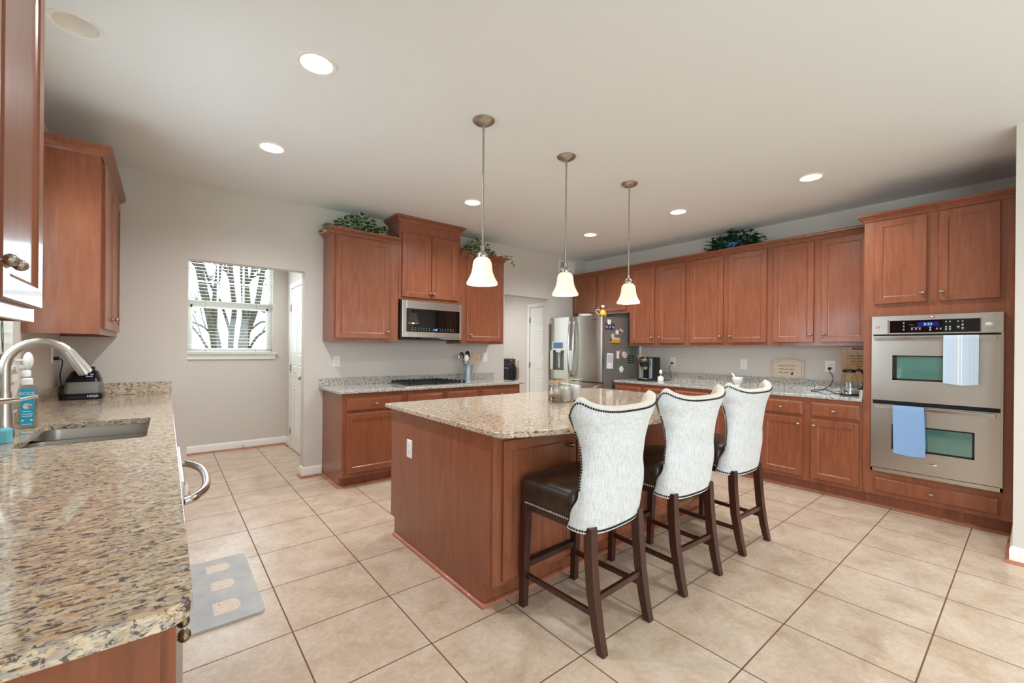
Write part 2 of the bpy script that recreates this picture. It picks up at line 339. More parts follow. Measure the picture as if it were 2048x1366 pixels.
def circ(cx, cy, r, n=28): return [(cx + r * math.cos(2 * math.pi * k / n), cy + r * math.sin(2 * math.pi * k / n)) for k in range(n)]
def text_part(txt, F, a, b, z, size, m, parent, name='lettering', shear=0.0, ext=0.0006, align='CENTER', wscale=1.0, parent_org=None):
    c = bpy.data.curves.new('tmp', 'FONT'); c.body = txt; c.size = size; c.align_x = align; c.align_y = 'CENTER'; c.shear = shear; c.extrude = ext; c.resolution_u = 3
    o = bpy.data.objects.new('tmp', c); COL.objects.link(o); bpy.context.view_layer.update()
    me = bpy.data.meshes.new_from_object(o.evaluated_get(bpy.context.evaluated_depsgraph_get())); bpy.data.objects.remove(o); bpy.data.curves.remove(c)
    mb = MB(); base = F(a, b, z); vs = [base + F.r * (v.co.x * wscale) + Vector((0, 0, v.co.y)) + F.d * v.co.z for v in me.vertices]
    mb.add(vs, [list(p.vertices) for p in me.polygons]); bpy.data.meshes.remove(me)
    return mb.build(name, m, parent, recalc=False)
def spline(pts, n=8):
    P = [Vector(p) for p in pts]; out = []
    for i in range(len(P) - 1):
        p0, p1, p2, p3 = P[max(i - 1, 0)], P[i], P[i + 1], P[min(i + 2, len(P) - 1)]
        for k in range(n):
            t = k / n; out.append(0.5 * ((2 * p1) + (p2 - p0) * t + (2 * p0 - 5 * p1 + 4 * p2 - p3) * t * t + (3 * p1 - p0 - 3 * p2 + p3) * t ** 3))
    return out + [P[-1]]
CEIL = 2.745
# ---------------------------------------------------------------- room shell
struct(MB().box(-1.25, 5.0, -6.15, 5.55, -0.06, 0).build('floor', 'tile'), 'beige square ceramic tiles with dark grout', 'floor')
CANS = [(0.12, 0.16), (0.12, 1.335), (1.86, 1.343), (3.63, 1.36), (3.635, 0.19), (3.643, -0.974), (-0.785, 0.577), (1.9, -2.6), (1.9, -4.6), (-0.1, 3.45), (3.3, 3.95)]
struct(MB().plate([(-1.25, -6.15), (5.0, -6.15), (5.0, 5.55), (-1.25, 5.55)], [circ(x, y, 0.078) for x, y in CANS], CEIL, CEIL + 0.05).build('ceiling', 'ceiling'), 'flat off-white kitchen ceiling', 'ceiling')
struct(MB().box(-1.25, 5.0, -6.15, 5.55, CEIL + 0.22, CEIL + 0.25).build('ceiling_void_board', 'ceiling'))
bw = [(-1.2, 0), (-0.316, 0), (-0.316, 2.07), (0.617, 2.07), (0.617, 0), (3.166, 0), (3.166, 2.07), (4.02, 2.07), (4.02, 0), (4.97, 0), (4.97, CEIL), (-1.2, CEIL)]
struct(MB().plate(bw, [], 0, -0.12, FB).build('wall_cooktop', 'wall'), 'greige wall with two plain doorways behind the cooktop', 'wall')
struct(MB().plate([(-6.12, 0), (5.5, 0), (5.5, CEIL), (-6.12, CEIL)], [[(0.03, 1.20), (1.21, 1.20), (1.21, 2.18), (0.03, 2.18)], [(-5.4, 0.35), (-3.0, 0.35), (-3.0, 2.3), (-5.4, 2.3)]], 0, -0.14, FL).build('wall_sink', 'wall'))
struct(MB().box(4.85, 4.97, -2.06, 2.61, 0, CEIL).build('wall_oven', 'wall'), 'greige wall behind the ovens and long cabinet run', 'wall')
struct(MB().box(3.667, 4.97, -2.18, -2.064, 0, CEIL).build('wall_return', 'wall'))
struct(MB().box(3.667, 3.79, -6.1, -2.18, 0, CEIL).build('wall_side', 'wall'))
FRW = Fr((0, -6.0, 0), (1, 0, 0), (0, 1, 0))
struct(MB().plate([(-1.2, 0), (3.8, 0), (3.8, CEIL), (-1.2, CEIL)], [[(-0.5, 0.3), (0.6, 0.3), (0.6, 2.35), (-0.5, 2.35)], [(0.75, 0.02), (2.0, 0.02), (2.0, 2.35), (0.75, 2.35)], [(2.15, 0.3), (3.2, 0.3), (3.2, 2.35), (2.15, 2.35)]], 0, -0.12, FRW).build('wall_rear', 'wall'))
struct(MB().plate([(-1.08, 0), (0.95, 0), (0.95, CEIL), (-1.08, CEIL)], [[(-0.28, 1.235), (0.64, 1.235), (0.64, 2.43), (-0.28, 2.43)]], 0, -0.14, FN).build('wall_nook', 'wall'))
struct(MB().box(0.815, 0.93, 2.61, 4.27, 0, CEIL).build('wall_nook_right', 'wall'))
struct(MB().box(4.5, 4.62, 2.61, 5.4, 0, CEIL).build('wall_hall', 'wall'), 'pale hallway wall with coat hooks and white door', 'wall')
struct(MB().box(0.93, 4.62, 5.4, 5.5, 0, CEIL).build('wall_hall_far', 'wall'))
BBP = [(0, 0.018), (0.014, 0.018), (0.014, 0.085), (0.009, 0.098), (0.004, 0.104), (0, 0.104)]
SHP = [(0, 0), (0.019, 0), (0.018, 0.008), (0.014, 0.014), (0.008, 0.018), (0, 0.019)]
def base_run(nm, path, name2=None):
    struct(MB().sweep(path, BBP).build('baseboard_' + nm, 'white', smooth=50))
    struct(MB().sweep([(p[0], p[1]) for p in path], [(o + 0.014, z) for o, z in SHP]).build('trim_' + nm, 'shoe', smooth=50))
base_run('pier', [(0.617, 2.61), (0.617, 2.49), (0.79, 2.49)])
base_run('nook', [(-1.08, 4.27), (0.815, 4.27), (0.815, 4.035)])
base_run('return', [(4.285, -2.064), (3.667, -2.064), (3.667, -6.0)])
base_run('jamb', [(-0.42, 2.49), (-0.316, 2.49), (-0.316, 2.61)])
base_run('hall', [(4.5, 5.4), (4.5, 3.53)])
# windows
def window(nm, F, a0, a1, z0, z1, depth, rows_up=2, cols=3, sill=True, mid=None):
    w = bpy.data.objects.new(nm, None); COL.objects.link(w); ORG[w.name] = F(a0, 0, z0); w.location = F(a0, 0, z0); struct(w, None, None)
    fr = MB(); t = 0.045
    b0, b1 = -depth, -depth + 0.06
    for q in ((a0, a0 + t, z0, z1), (a1 - t, a1, z0, z1), (a0 + t, a1 - t, z0, z0 + t), (a0 + t, a1 - t, z1 - t, z1)): fr.box(q[0], q[1], b0, b1, q[2], q[3], F=F)
    mid = mid or (z0 + z1) / 2
    fr.box(a0 + t, a1 - t, b0 + 0.012, b1 + 0.01, mid - 0.028, mid + 0.028, F=F)
    fr.box(a0 + t, a0 + t + 0.02, b0 + 0.02, b1, z0 + t, mid, F=F); fr.box(a1 - t - 0.02, a1 - t, b0 + 0.02, b1, z0 + t, mid, F=F)
    fr.box(a0 + t, a1 - t, b0 + 0.02, b1, mid - 0.058, mid - 0.03, F=F)
    for c in range(1, cols):
        x = a0 + t + (a1 - a0 - 2 * t) * c / cols; fr.box(x - 0.009, x + 0.009, b0 + 0.015, b0 + 0.035, mid, z1 - t, F=F)
    for r in range(1, rows_up):
        z = mid + (z1 - t - mid) * r / rows_up; fr.box(a0 + t, a1 - t, b0 + 0.015, b0 + 0.035, z - 0.009, z + 0.009, F=F)
    fr.build('window_frame', 'white', w)
    MB().box(a0 + t, a1 - t, b0 + 0.022, b0 + 0.027, z0 + t, z1 - t, F=F).build('pane', 'pane', w)
    if sill:
        s = MB().box(a0 - 0.05, a1 + 0.05, -depth + 0.05, 0.035, z0 - 0.018, z0, F=F); s.box(a0 - 0.03, a1 + 0.03, 0.0, 0.014, z0 - 0.085, z0 - 0.018, F=F)
        s.build('window_sill', 'white', w, bevel=(0.004, 2))
    return w
def blind(label, F, a0, a1, z0, z1, bb, tilt=0.2, step=0.042, cords=(0.2, 0.8), raise_to=None):
    t = thing('window_blind', label, 'blind', F((a0 + a1) / 2, bb, z1))
    sl = MB(); z = z1 - 0.06; w = 0.025; zb = raise_to or z0 + 0.035
    while z > zb:
        dz = math.sin(tilt) * w; db = math.cos(tilt) * w
        vs = [F(a0, bb - db, z - dz), F(a1, bb - db, z - dz), F(a1, bb + db, z + dz), F(a0, bb + db, z + dz)]
        vs += [q + Vector((0, 0, 0.0014)) for q in vs]
        sl.add(vs, [(0, 1, 2, 3), (4, 5, 6, 7), (0, 1, 5, 4), (1, 2, 6, 5), (2, 3, 7, 6), (3, 0, 4, 7)]); z -= step
    sl.build('slats', 'blind', t)
    MB().box(a0, a1, bb - 0.025, bb + 0.025, z1 - 0.045, z1, F=F).build('head_rail', 'blind', t)
    MB().box(a0, a1, bb - 0.024, bb + 0.024, zb - 0.034, zb - 0.014, F=F).build('bottom_rail', 'blind', t, bevel=(0.003, 2))
    for c in cords:
        x = a0 + (a1 - a0) * c; MB().tube([F(x, bb + 0.026, z1 - 0.04), F(x, bb + 0.026, zb - 0.02)], 0.0016, 6).build('cord', 'cordw', t)
    return t
window('window_1', FN, -0.28, 0.64, 1.235, 2.43, 0.13, mid=1.85)
nb = blind('white slatted blind lowered over the nook window', FN, -0.268, 0.628, 1.235, 2.425, -0.035, -0.05, 0.0415, (0.2, 0.8))
wd = MB().tube([FN(-0.1, -0.005, 2.4), FN(-0.1, -0.005, 2.0)], 0.0035, 6); wd.build('tilt_wand', 'cordw', nb)
window('window_2', FL, 0.03, 1.21, 1.20, 2.18, 0.13)
sb = blind('white slatted blind over the kitchen sink window', FL, 0.045, 1.195, 1.20, 2.175, -0.06, 0.25, 0.05, (0.15, 0.9))
MB().tube(spline([FL(1.13, -0.03, 2.1), FL(1.14, -0.025, 1.5), FL(1.12, -0.022, 1.38), FL(1.15, -0.022, 1.27), FL(1.165, -0.025, 1.38), FL(1.14, -0.027, 1.5)], 6), 0.002, 6).build('pull_cord', 'slot', sb)
window('window_3', FRW, -0.5, 0.6, 0.3, 2.35, 0.11, 1, 1)
window('window_4', FRW, 2.15, 3.2, 0.3, 2.35, 0.11, 1, 1)
window('window_5', FL, -5.4, -3.0, 0.35, 2.3, 0.13, 1, 2)
w6 = MB()
for q in ((0.75, 0.82, 0.02, 2.35), (1.93, 2.0, 0.02, 2.35), (0.82, 1.93, 0.02, 0.12), (0.82, 1.93, 2.25, 2.35)): w6.box(q[0], q[1], -0.1, -0.05, q[2], q[3], F=FRW)
w6.box(1.84, 1.93, -0.08, 0.0, 1.0, 1.1, F=FRW)
struct(w6.build('door_3', 'white'))
# white panel doors
def panel_door(nm, F, a0, a1, z1, hinge_hi=True, knob_a=None):
    d = bpy.data.objects.new(nm, None); COL.objects.link(d); d.location = F(a0, 0, 0); ORG[d.name] = F(a0, 0, 0); struct(d)
    lf = MB().box(a0, a1, 0.002, 0.012, 0.012, z1, F=F); s = 0.105; mw = 0.09; k = (a0 + a1) / 2
    rows = [(0.2, 0.83), (0.95, 1.10), (1.2, z1 - 0.40), (z1 - 0.30, z1 - 0.11)]
    for z0r, z1r in rows:
        for p0, p1 in ((a0 + s, k - mw / 2), (k + mw / 2, a1 - s)):
            lf.nested(F, p0, p1, z0r, z1r, [(0, 0.012), (0.005, 0.017), (0.014, 0.012), (0.026, 0.0125), (0.04, 0.0165)])
    lf.build('door_leaf', 'door_white', d)
    c = MB(); cw = 0.062
    for q in ((a0 - 0.012 - cw, a0 - 0.012, 0, z1 + 0.012 + cw), (a1 + 0.012, a1 + 0.012 + cw, 0, z1 + 0.012 + cw), (a0 - 0.012, a1 + 0.012, z1 + 0.012, z1 + 0.012 + cw)):
        c.box(q[0], q[1], 0.0, 0.018, q[2], q[3], F=F)
    c.build('door_frame', 'white', d, bevel=(0.005, 2))
    ha = a1 if hinge_hi else a0
    for hz in (0.22, 1.04, 1.82): MB().box(ha - 0.012, ha + 0.016, 0.014, 0.023, hz - 0.045, hz + 0.045, F=F).build('hinge', 'nickel', d)
    ka = a0 + 0.065 if hinge_hi else a1 - 0.065
    MB().lathe([(0.026, 0.012), (0.026, 0.018), (0.011, 0.022), (0.011, 0.045), (0.024, 0.052), (0.027, 0.065), (0.018, 0.076), (0.001, 0.078)], F(ka, 0, 0.95), F.d, 16).build('knob', 'nickel', d, smooth=40)
    return d
panel_door('door_1', FNR, 3.21, 3.97, 2.06); panel_door('door_2', FH, 2.68, 3.44, 2.03)
# door stop on the nook baseboard
st = MB().tube([FN(0.31, 0.015, 0.05), FN(0.31, 0.075, 0.045)], 0.005, 8); st.lathe([(0.009, 0), (0.009, 0.015)], FN(0.31, 0.072, 0.045), FN.d, 10)
one(st, 'door_stop', 'nickel', 'small metal spring door stop on the nook baseboard', 'door stop', FN(0.31, 0.0, 0.05))
# ---------------------------------------------------------------- outside
struct(MB().box(-30, 40, -40, 60, -0.5, -0.45).build('ground', 'lawn'))
def tree(label, y, stems, seed):
    """bare multi-stemmed tree: measured main stems plus branching twigs"""
    rnd = random.Random(seed); mb = MB()
    def twig(p, d, r, L, depth):
        pts = [p]; rr = [r]; q = p.copy(); dd = d.copy(); n = 4
        for k in range(n):
            dd = (dd + Vector((rnd.uniform(-.2, .2), rnd.uniform(-.2, .2), rnd.uniform(-.05, .16)))).normalized(); q = q + dd * (L / n); pts.append(q.copy()); rr.append(r * (1 - 0.55 * (k + 1) / n))
        mb.tube(pts, rr, 5 if depth < 2 else 3)
        if depth >= 3: return
        for _ in range(4):
            i = rnd.randint(1, n); az = rnd.uniform(0, 6.28); ang = rnd.uniform(0.35, 0.9); e1 = dd.orthogonal().normalized(); e2 = dd.cross(e1)
            twig(pts[i], (dd * math.cos(ang) + (e1 * math.cos(az) + e2 * math.sin(az)) * math.sin(ang)).normalized(), max(0.007, rr[i] * 0.66), L * rnd.uniform(0.55, 0.8), depth + 1)
    for xz, r0, r1, dy, root, ntw in stems:
        pts = [(x, y + dy + 0.06 * math.sin(3 * i), z) for i, (x, z) in enumerate(xz)]
        if root: pts = [(xz[0][0] * 0.7 + 0.58 * 0.3, y + dy * 0.5, -0.46)] + pts
        e = Vector(pts[-1]); d = (e - Vector(pts[-2])).normalized()
        if ntw > 3:
            for k in range(4): e = e + (d + Vector((rnd.uniform(-.15, .15), rnd.uniform(-.15, .15), 0.1))).normalized() * 0.7; pts.append(tuple(e))
        sp = spline(pts, 4); n = len(sp); rs = [r0 + (r1 - r0) * k / (n - 1) for k in range(n)]; mb.tube(sp, rs, 9)
        for k in range(ntw):
            i = rnd.randint(int(n * 0.45), n - 1); d = (sp[min(i + 1, n - 1)] - sp[i - 1]).normalized(); az = rnd.uniform(0, 6.28); e1 = d.orthogonal().normalized(); e2 = d.cross(e1); ang = rnd.uniform(0.3, 0.8)
            twig(sp[i], (d * math.cos(ang) + (e1 * math.cos(az) + e2 * math.sin(az)) * math.sin(ang)).normalized(), rs[i] * 0.5, rnd.uniform(0.7, 1.5), 0)
    return one(mb, 'tree', 'bark', label, 'tree', (0.58, y, -0.46), smooth=60)
tree('bare multi-stemmed tree outside the nook window', 8.6, [
    ([(0.35, 1.19), (0.33, 1.44), (0.25, 1.86), (0.17, 2.26), (0.08, 2.71), (-0.02, 3.26)], 0.105, 0.03, 0.0, True, 9), ([(0.31, 1.55), (0.32, 2.27), (0.37, 2.80), (0.40, 3.32)], 0.06, 0.025, 0.03, False, 8),
    ([(0.61, 1.19), (0.63, 1.66), (0.67, 2.09), (0.63, 2.62), (0.59, 3.14)], 0.06, 0.03, 0.12, True, 9), ([(0.62, 1.55), (0.51, 1.97), (0.41, 2.28), (0.28, 2.53)], 0.03, 0.014, 0.12, False, 5),
    ([(0.81, 1.19), (0.84, 1.56), (0.87, 2.00), (0.85, 2.43), (0.81, 3.07)], 0.115, 0.045, -0.1, True, 10), ([(0.85, 1.5), (0.97, 1.89), (1.06, 2.22), (1.13, 2.67), (1.20, 3.23)], 0.065, 0.03, -0.08, False, 9),
    ([(0.29, 1.1), (0.20, 1.27), (0.07, 1.52), (-0.04, 1.69), (-0.2, 2.0)], 0.03, 0.012, 0.0, False, 3), ([(0.33, 1.35), (0.28, 1.53), (0.14, 1.70), (-0.03, 1.79), (-0.25, 1.9)], 0.03, 0.012, 0.02, False, 3),
    ([(0.84, 1.1), (0.93, 1.27), (1.06, 1.52), (1.27, 1.69), (1.5, 1.85)], 0.035, 0.015, -0.1, False, 3), ([(0.9, 1.62), (1.00, 1.73), (1.14, 1.85), (1.27, 1.87), (1.45, 2.0)], 0.025, 0.012, -0.1, False, 3), ([(1.0, 1.98), (1.09, 2.12), (1.18, 2.07), (1.28, 2.11), (1.4, 2.2)], 0.018, 0.01, -0.1, False, 2)], 6)
# ---------------------------------------------------------------- cabinet builders
def add_knob(F, a, b, z, parent, m='nickel'):
    k = MB(); k.lathe([(0.009, 0), (0.0085, 0.003), (0.0055, 0.006), (0.0055, 0.013), (0.009, 0.016)], F(a, b, z), F.d, 12)
    n = 16; pr = []
    for i in range(n + 1):
        t = -1 + 2 * i / n; pr.append((max(1e-4, 0.0125 * math.sqrt(max(0, 1 - t * t)) * (1 + 0.05 * math.cos(i * math.pi))), 0.0185 * t))
    k.lathe(pr, F(a, b + 0.021, z), F.u, 12, cap=False)
    return k.build('knob', m, parent, smooth=35)
def add_door(F, a0, a1, z0, z1, b, parent, knob=None, fw=0.052, name='door', km='nickel'):
    d = MB().nested(F, a0, a1, z0, z1, [(0, b), (0, b + 0.016), (0.0035, b + 0.02), (fw, b + 0.02), (fw + 0.004, b + 0.0155), (fw + 0.011, b + 0.0125)]).build(name, 'cherry', parent)
    if knob: add_knob(F, knob[0], b + 0.019, knob[1], d, km)
    return d
def add_drawer(F, a0, a1, z0, z1, b, parent, knob=True, name='drawer'):
    d = MB().nested(F, a0, a1, z0, z1, [(0, b), (0, b + 0.009), (0.006, b + 0.0125), (0.011, b + 0.0185), (0.015, b + 0.02)]).build(name, 'cherry', parent)
    if knob: add_knob(F, (a0 + a1) / 2, b + 0.019, (z0 + z1) / 2, d)
    return d
def prof_body(F, a0, a1, poly): return MB().loft([[F(a0, b, z) for b, z in poly], [F(a1, b, z) for b, z in poly]])
def base_cab(label, F, a0, a1, bf, doors, drawers, group, toe=0.075, ztop=0.882, kz=0.62, knob_m='nickel', shoe=None):
    t = thing('base_cabinet', label, 'cabinet', F((a0 + a1) / 2, bf / 2, 0), group)
    prof_body(F, a0, a1, [(0.002, 0), (bf - toe, 0), (bf - toe, 0.105), (bf, 0.105), (bf, ztop), (0.002, ztop)]).build('body', 'cherry', t)
    for d0, d1, z0, z1, ka in doors: add_door(F, d0, d1, z0, z1, bf, t, (ka, kz) if ka is not None else None, km=knob_m)
    for d0, d1, z0, z1, kk in drawers: add_drawer(F, d0, d1, z0, z1, bf, t, kk)
    if shoe: MB().sweep(shoe, SHP).build('shoe_molding', 'shoe', t, smooth=50)
    return t
CRP = [(0, 0), (0.006, 0), (0.010, 0.008), (0.012, 0.016), (0.026, 0.028), (0.040, 0.040), (0.045, 0.042), (0.047, 0.052), (0.050, 0.054), (0.050, 0.060), (0, 0.060)]
def upper_cab(label, F, a0, a1, z0, z1, bf, doors, group, crown=None, crz=None, kz=None, name='wall_cabinet'):
    t = thing(name, label, 'cabinet', F((a0 + a1) / 2, bf / 2, z0), group)
    u = MB().box(a0, a1, 0.002, bf, z0 + 0.025, z1, F=F); u.box(a0, a0 + 0.018, 0.002, bf - 0.019, z0, z0 + 0.025, F=F); u.box(a1 - 0.018, a1, 0.002, bf - 0.019, z0, z0 + 0.025, F=F); u.box(a0, a1, bf - 0.019, bf, z0, z0 + 0.025, F=F)
    u.build('body', 'cherry', t)
    for d0, d1, y0, y1, ka in doors: add_door(F, d0, d1, y0, y1, bf, t, (ka, kz or y0 + 0.075))
    if crown: MB().sweep(crown, [(o, z + crz) for o, z in CRP]).build('crown_molding', 'cherry', t, smooth=20)
    return t
# ---- cooktop wall
GU = 'cherry upper cabinets over the cooktop'
upper_cab('tall single-door cherry wall cabinet left of the microwave, ivy on top', FB, 0.79, 1.474, 1.375, 2.44, 0.312, [(0.817, 1.366, 1.405, 2.417, 1.347)], GU, [(0.79, 2.49), (0.79, 2.178), (1.474, 2.178)], 2.428)
upper_cab('raised two-door cherry cabinet directly above the microwave', FB, 1.476, 2.249, 1.838, 2.69, 0.314, [(1.507, 1.856, 1.868, 2.567, 1.842), (1.864, 2.213, 1.870, 2.570, 1.880)], GU, [(1.476, 2.49), (1.476, 2.176), (2.249, 2.176), (2.249, 2.49)], 2.681, 1.925)
upper_cab('single-door cherry wall cabinet right of the microwave, next to the hallway', FB, 2.251, 2.905, 1.373, 2.44, 0.312, [(2.340, 2.882, 1.403, 2.407, 2.389)], GU, [(2.251, 2.178), (2.905, 2.178), (2.905, 2.49)], 2.418)
GB = 'cherry base cabinets under the cooktop counter'
base_cab('cherry base cabinet at the left end of the cooktop counter', FB, 0.795, 1.414, 0.625, [(0.829, 1.381, 0.143, 0.694, 1.36)], [(0.831, 1.381, 0.719, 0.842, True)], GB, shoe=[(0.795, 2.472), (0.795, 1.94), (1.414, 1.94)])
base_cab('cherry base cabinet with two false fronts under the cooktop', FB, 1.415, 2.324, 0.625, [(1.441, 1.842, 0.143, 0.694, 1.80), (1.897, 2.291, 0.143, 0.694, 1.94)], [(1.441, 1.842, 0.719, 0.842, False), (1.897, 2.291, 0.719, 0.842, False)], GB, shoe=[(1.415, 1.94), (2.324, 1.94)])
base_cab('cherry base cabinet at the hallway end of the cooktop counter', FB, 2.325, 2.925, 0.625, [(2.356, 2.89, 0.143, 0.694, 2.38)], [(2.356, 2.89, 0.719, 0.842, True)], GB, shoe=[(2.325, 1.94), (2.925, 1.94), (2.925, 2.472)])
# ---- oven wall
GO = 'tall cherry wall cabinets along the oven wall'
TZ = (1.408, 2.411)
upper_cab('two-door cherry wall cabinet beside the refrigerator, above the coffee maker', FO, 0.568, 1.416, 1.373, 2.44, 0.31, [(0.599, 0.961, *TZ, 0.935), (1.026, 1.388, *TZ, 1.052)], GO, [(4.54, 1.416), (4.54, 0.568)], 2.424)
upper_cab('widest two-door cherry wall cabinet, above the mortar, potted ivy on top', FO, -0.360, 0.567, 1.373, 2.44, 0.31, [(-0.328, 0.072, *TZ, 0.044), (0.131, 0.535, *TZ, 0.157)], GO, [(4.54, 0.567), (4.54, -0.360)], 2.424)
upper_cab('two-door cherry wall cabinet beside the ovens, above the electric kettle', FO, -1.209, -0.361, 1.373, 2.44, 0.31, [(-1.18, -0.818, *TZ, -0.845), (-0.756, -0.392, *TZ, -0.73)], GO, [(4.54, -0.361), (4.54, -1.209)], 2.424)
upper_cab('short two-door cherry cabinet above the refrigerator', FO, 1.417, 2.486, 1.835, 2.44, 0.31, [(1.477, 1.958, 1.872, 2.415, 1.93), (2.015, 2.46, 1.872, 2.415, 2.045)], GO, [(4.54, 2.486), (4.54, 1.417)], 2.424, 1.93)
GOB = 'cherry base cabinets along the oven wall'
for lab, s0, s1, ds in (('cherry base cabinet next to the refrigerator, below the coffee maker', 0.568, 1.414, [(0.6, 0.945), (1.0, 1.388)]),
                        ('cherry base cabinet between the coffee maker end and the kettle end', -0.360, 0.567, [(-0.33, 0.075), (0.13, 0.535)]),
                        ('cherry base cabinet next to the double oven, below the electric kettle', -1.209, -0.361, [(-1.188, -0.832), (-0.766, -0.41)])):
    (p0, p1), (q0, q1) = ds
    base_cab(lab, FO, s0, s1, 0.64, [(p0, p1, 0.14, 0.689, p1 - 0.03), (q0, q1, 0.14, 0.689, q0 + 0.03)], [(p0, p1, 0.715, 0.844, True), (q0, q1, 0.715, 0.844, True)], GOB, kz=0.635, shoe=[(4.285, s1), (4.285, s0)])
# ---- tall oven cabinet
tc = thing('oven_cabinet', 'tall cherry cabinet housing the stainless double oven', 'cabinet', FO(-1.636, 0.32, 0))
y0, y1 = -2.062, -1.211; bf = 0.64
tb = prof_body(FO, y0, y1, [(0.002, 0), (bf - 0.075, 0), (bf - 0.075, 0.112), (bf, 0.112), (bf, 0.32), (bf - 0.5, 0.32), (bf - 0.5, 1.606), (bf, 1.606), (bf, 2.432), (0.002, 2.432)])
tb.box(y0, -2.002, bf - 0.5, bf, 0.32, 1.606, F=FO); tb.box(-1.272, y1, bf - 0.5, bf, 0.32, 1.606, F=FO); tb.box(y0, y0 + 0.012, bf, bf + 0.012, 0.112, 2.43, F=FO)
tb.build('body', 'cherry', tc)
add_door(FO, -1.602, -1.283, 1.718, 2.414, bf, tc, (-1.578, 1.787)); add_door(FO, -1.985, -1.667, 1.716, 2.414, bf, tc, (-1.688, 1.787))
add_drawer(FO, -1.993, -1.29, 0.143, 0.264, bf, tc)
MB().sweep([(4.487, -1.211), (4.21, -1.211), (4.21, -2.06)], [(o, z + 2.424) for o, z in CRP]).build('crown_molding', 'cherry', tc, smooth=20)
MB().sweep([(4.285, -1.211), (4.285, -2.045)], SHP).build('shoe_molding', 'shoe', tc, smooth=50)
# ---- sink wall cabinets
upper_cab('near cherry wall cabinet at the left edge, before the sink window', FL, -1.19, -0.37, 1.373, 2.48, 0.33, [(-1.165, -0.79, 1.408, 2.45, -0.815), (-0.77, -0.395, 1.408, 2.45, -0.742)], None, [(-0.75, -1.19), (-0.75, -0.37), (-1.078, -0.37)], 2.468, 1.483)
upper_cab('cherry wall cabinet in the corner above the blender base', FL, 1.36, 2.488, 1.376, 2.44, 0.312, [(1.415, 1.915, 1.412, 2.405, 1.88), (1.922, 2.42, 1.412, 2.405, 1.965)], None, [(-1.078, 1.36), (-0.768, 1.36), (-0.768, 2.488)], 2.424, 1.487)
GLB = 'cherry base cabinets under the sink counter'
nearc = base_cab('nearest cherry base cabinet at the end of the sink counter', FL, -1.29, -0.415, 0.615, [(-1.262, -0.912, 0.14, 0.852, -0.935), (-0.898, -0.445, 0.14, 0.852, -0.872)], [], GLB, kz=0.655, knob_m='bronze', shoe=[(-0.54, -1.29), (-0.54, -0.415)])
base_cab('cherry sink base cabinet between the dishwasher and the corner', FL, 0.212, 1.12, 0.615, [(0.245, 0.66, 0.14, 0.69, 0.63), (0.672, 1.09, 0.14, 0.69, 0.70)], [(0.245, 0.66, 0.715, 0.844, False), (0.672, 1.09, 0.715, 0.844, False)], GLB, ztop=0.68, shoe=[(-0.54, 0.212), (-0.54, 1.12)])
base_cab('cherry corner base cabinet below the blender base', FL, 1.121, 2.486, 0.615, [(1.15, 1.66, 0.14, 0.69, 1.63), (1.9, 2.40, 0.14, 0.69, 1.93)], [(1.15, 1.66, 0.715, 0.844, True), (1.9, 2.40, 0.715, 0.844, True)], GLB, shoe=[(-0.54, 1.121), (-0.54, 2.486)])
# ---- island
GI = 'cherry island cabinets under the granite island top'
def island_unit(label, x0, x1, doors, shoe, panel=None):
    t = thing('island_cabinet', label, 'cabinet', ((x0 + x1) / 2, 0.15, 0), GI)
    prof_body(FI, x0, x1, [(-0.755, 0.12), (-0.69, 0.12), (-0.69, 0), (0.385, 0), (0.385, 0.12), (0.455, 0.12), (0.455, 0.882), (-0.755, 0.882)]).build('body', 'cherry', t)
    if panel is not None:
        prof_body(FI, panel, panel + 0.006, [(-0.752, 0.122), (-0.69, 0.122), (-0.69, 0), (0.388, 0), (0.388, 0.122), (0.44, 0.122), (0.44, 0.88), (-0.752, 0.88)]).build('end_panel', 'cherry', t)
    for d0, d1, ka in doors: add_door(FI, d0, d1, 0.142, 0.849, 0.455, t, (ka, 0.772))
    MB().sweep(shoe, SHP).build('shoe_molding', 'shoe', t, smooth=50)
    return t
island_unit('island cabinet with the outlet end panel, behind the nearest stool', 0.80, 1.929, [(0.855, 1.385, 1.325), (1.395, 1.885, 1.44)], [(0.796, 0.69), (0.796, -0.387), (1.929, -0.387)], 0.794)
island_unit('island cabinet at the oven end, behind the farther stools', 1.931, 3.0, [(1.97, 2.425, 2.385), (2.435, 2.945, 2.475)], [(1.931, -0.387), (3.0, -0.387), (3.0, 0.69)])
# ---------------------------------------------------------------- granite tops
def top(label, outline, holes, m, loc, extra=None, group=None):
    t = thing('countertop', label, 'countertop', loc, group)
    MB().plate(outline, holes, 0.884, 0.914).build('slab', m, t, bevel=(0.007, 3))
    for q in (extra or []): MB().box(*q).build('backsplash', m, t, bevel=(0.002, 1))
    return t
SINK = rrect(-0.92, -0.525, 0.29, 0.95, 0.03, 4)
lc = [(-1.078, -1.33)] + rrect(-1.0, -0.425, -1.33, 0, 0.045, 6)[:7] + [(-0.425, 2.488), (-1.078, 2.488)]
top('tan speckled granite countertop holding the double sink, in the foreground', lc, [SINK], 'granite', (-0.75, 0.6, 0.884), [(-1.078, -1.056, -1.31, 2.488, 0.914, 1.012), (-1.056, -0.42, 2.468, 2.488, 0.914, 1.012)])
top('granite countertop with backsplash around the gas cooktop', [(0.755, 1.83), (2.962, 1.83), (2.985, 1.85), (2.985, 2.488), (0.755, 2.488)], [], 'granite_greyed_by_light', (1.87, 2.16, 0.884), [(0.757, 2.983, 2.467, 2.488, 0.914, 0.994)])
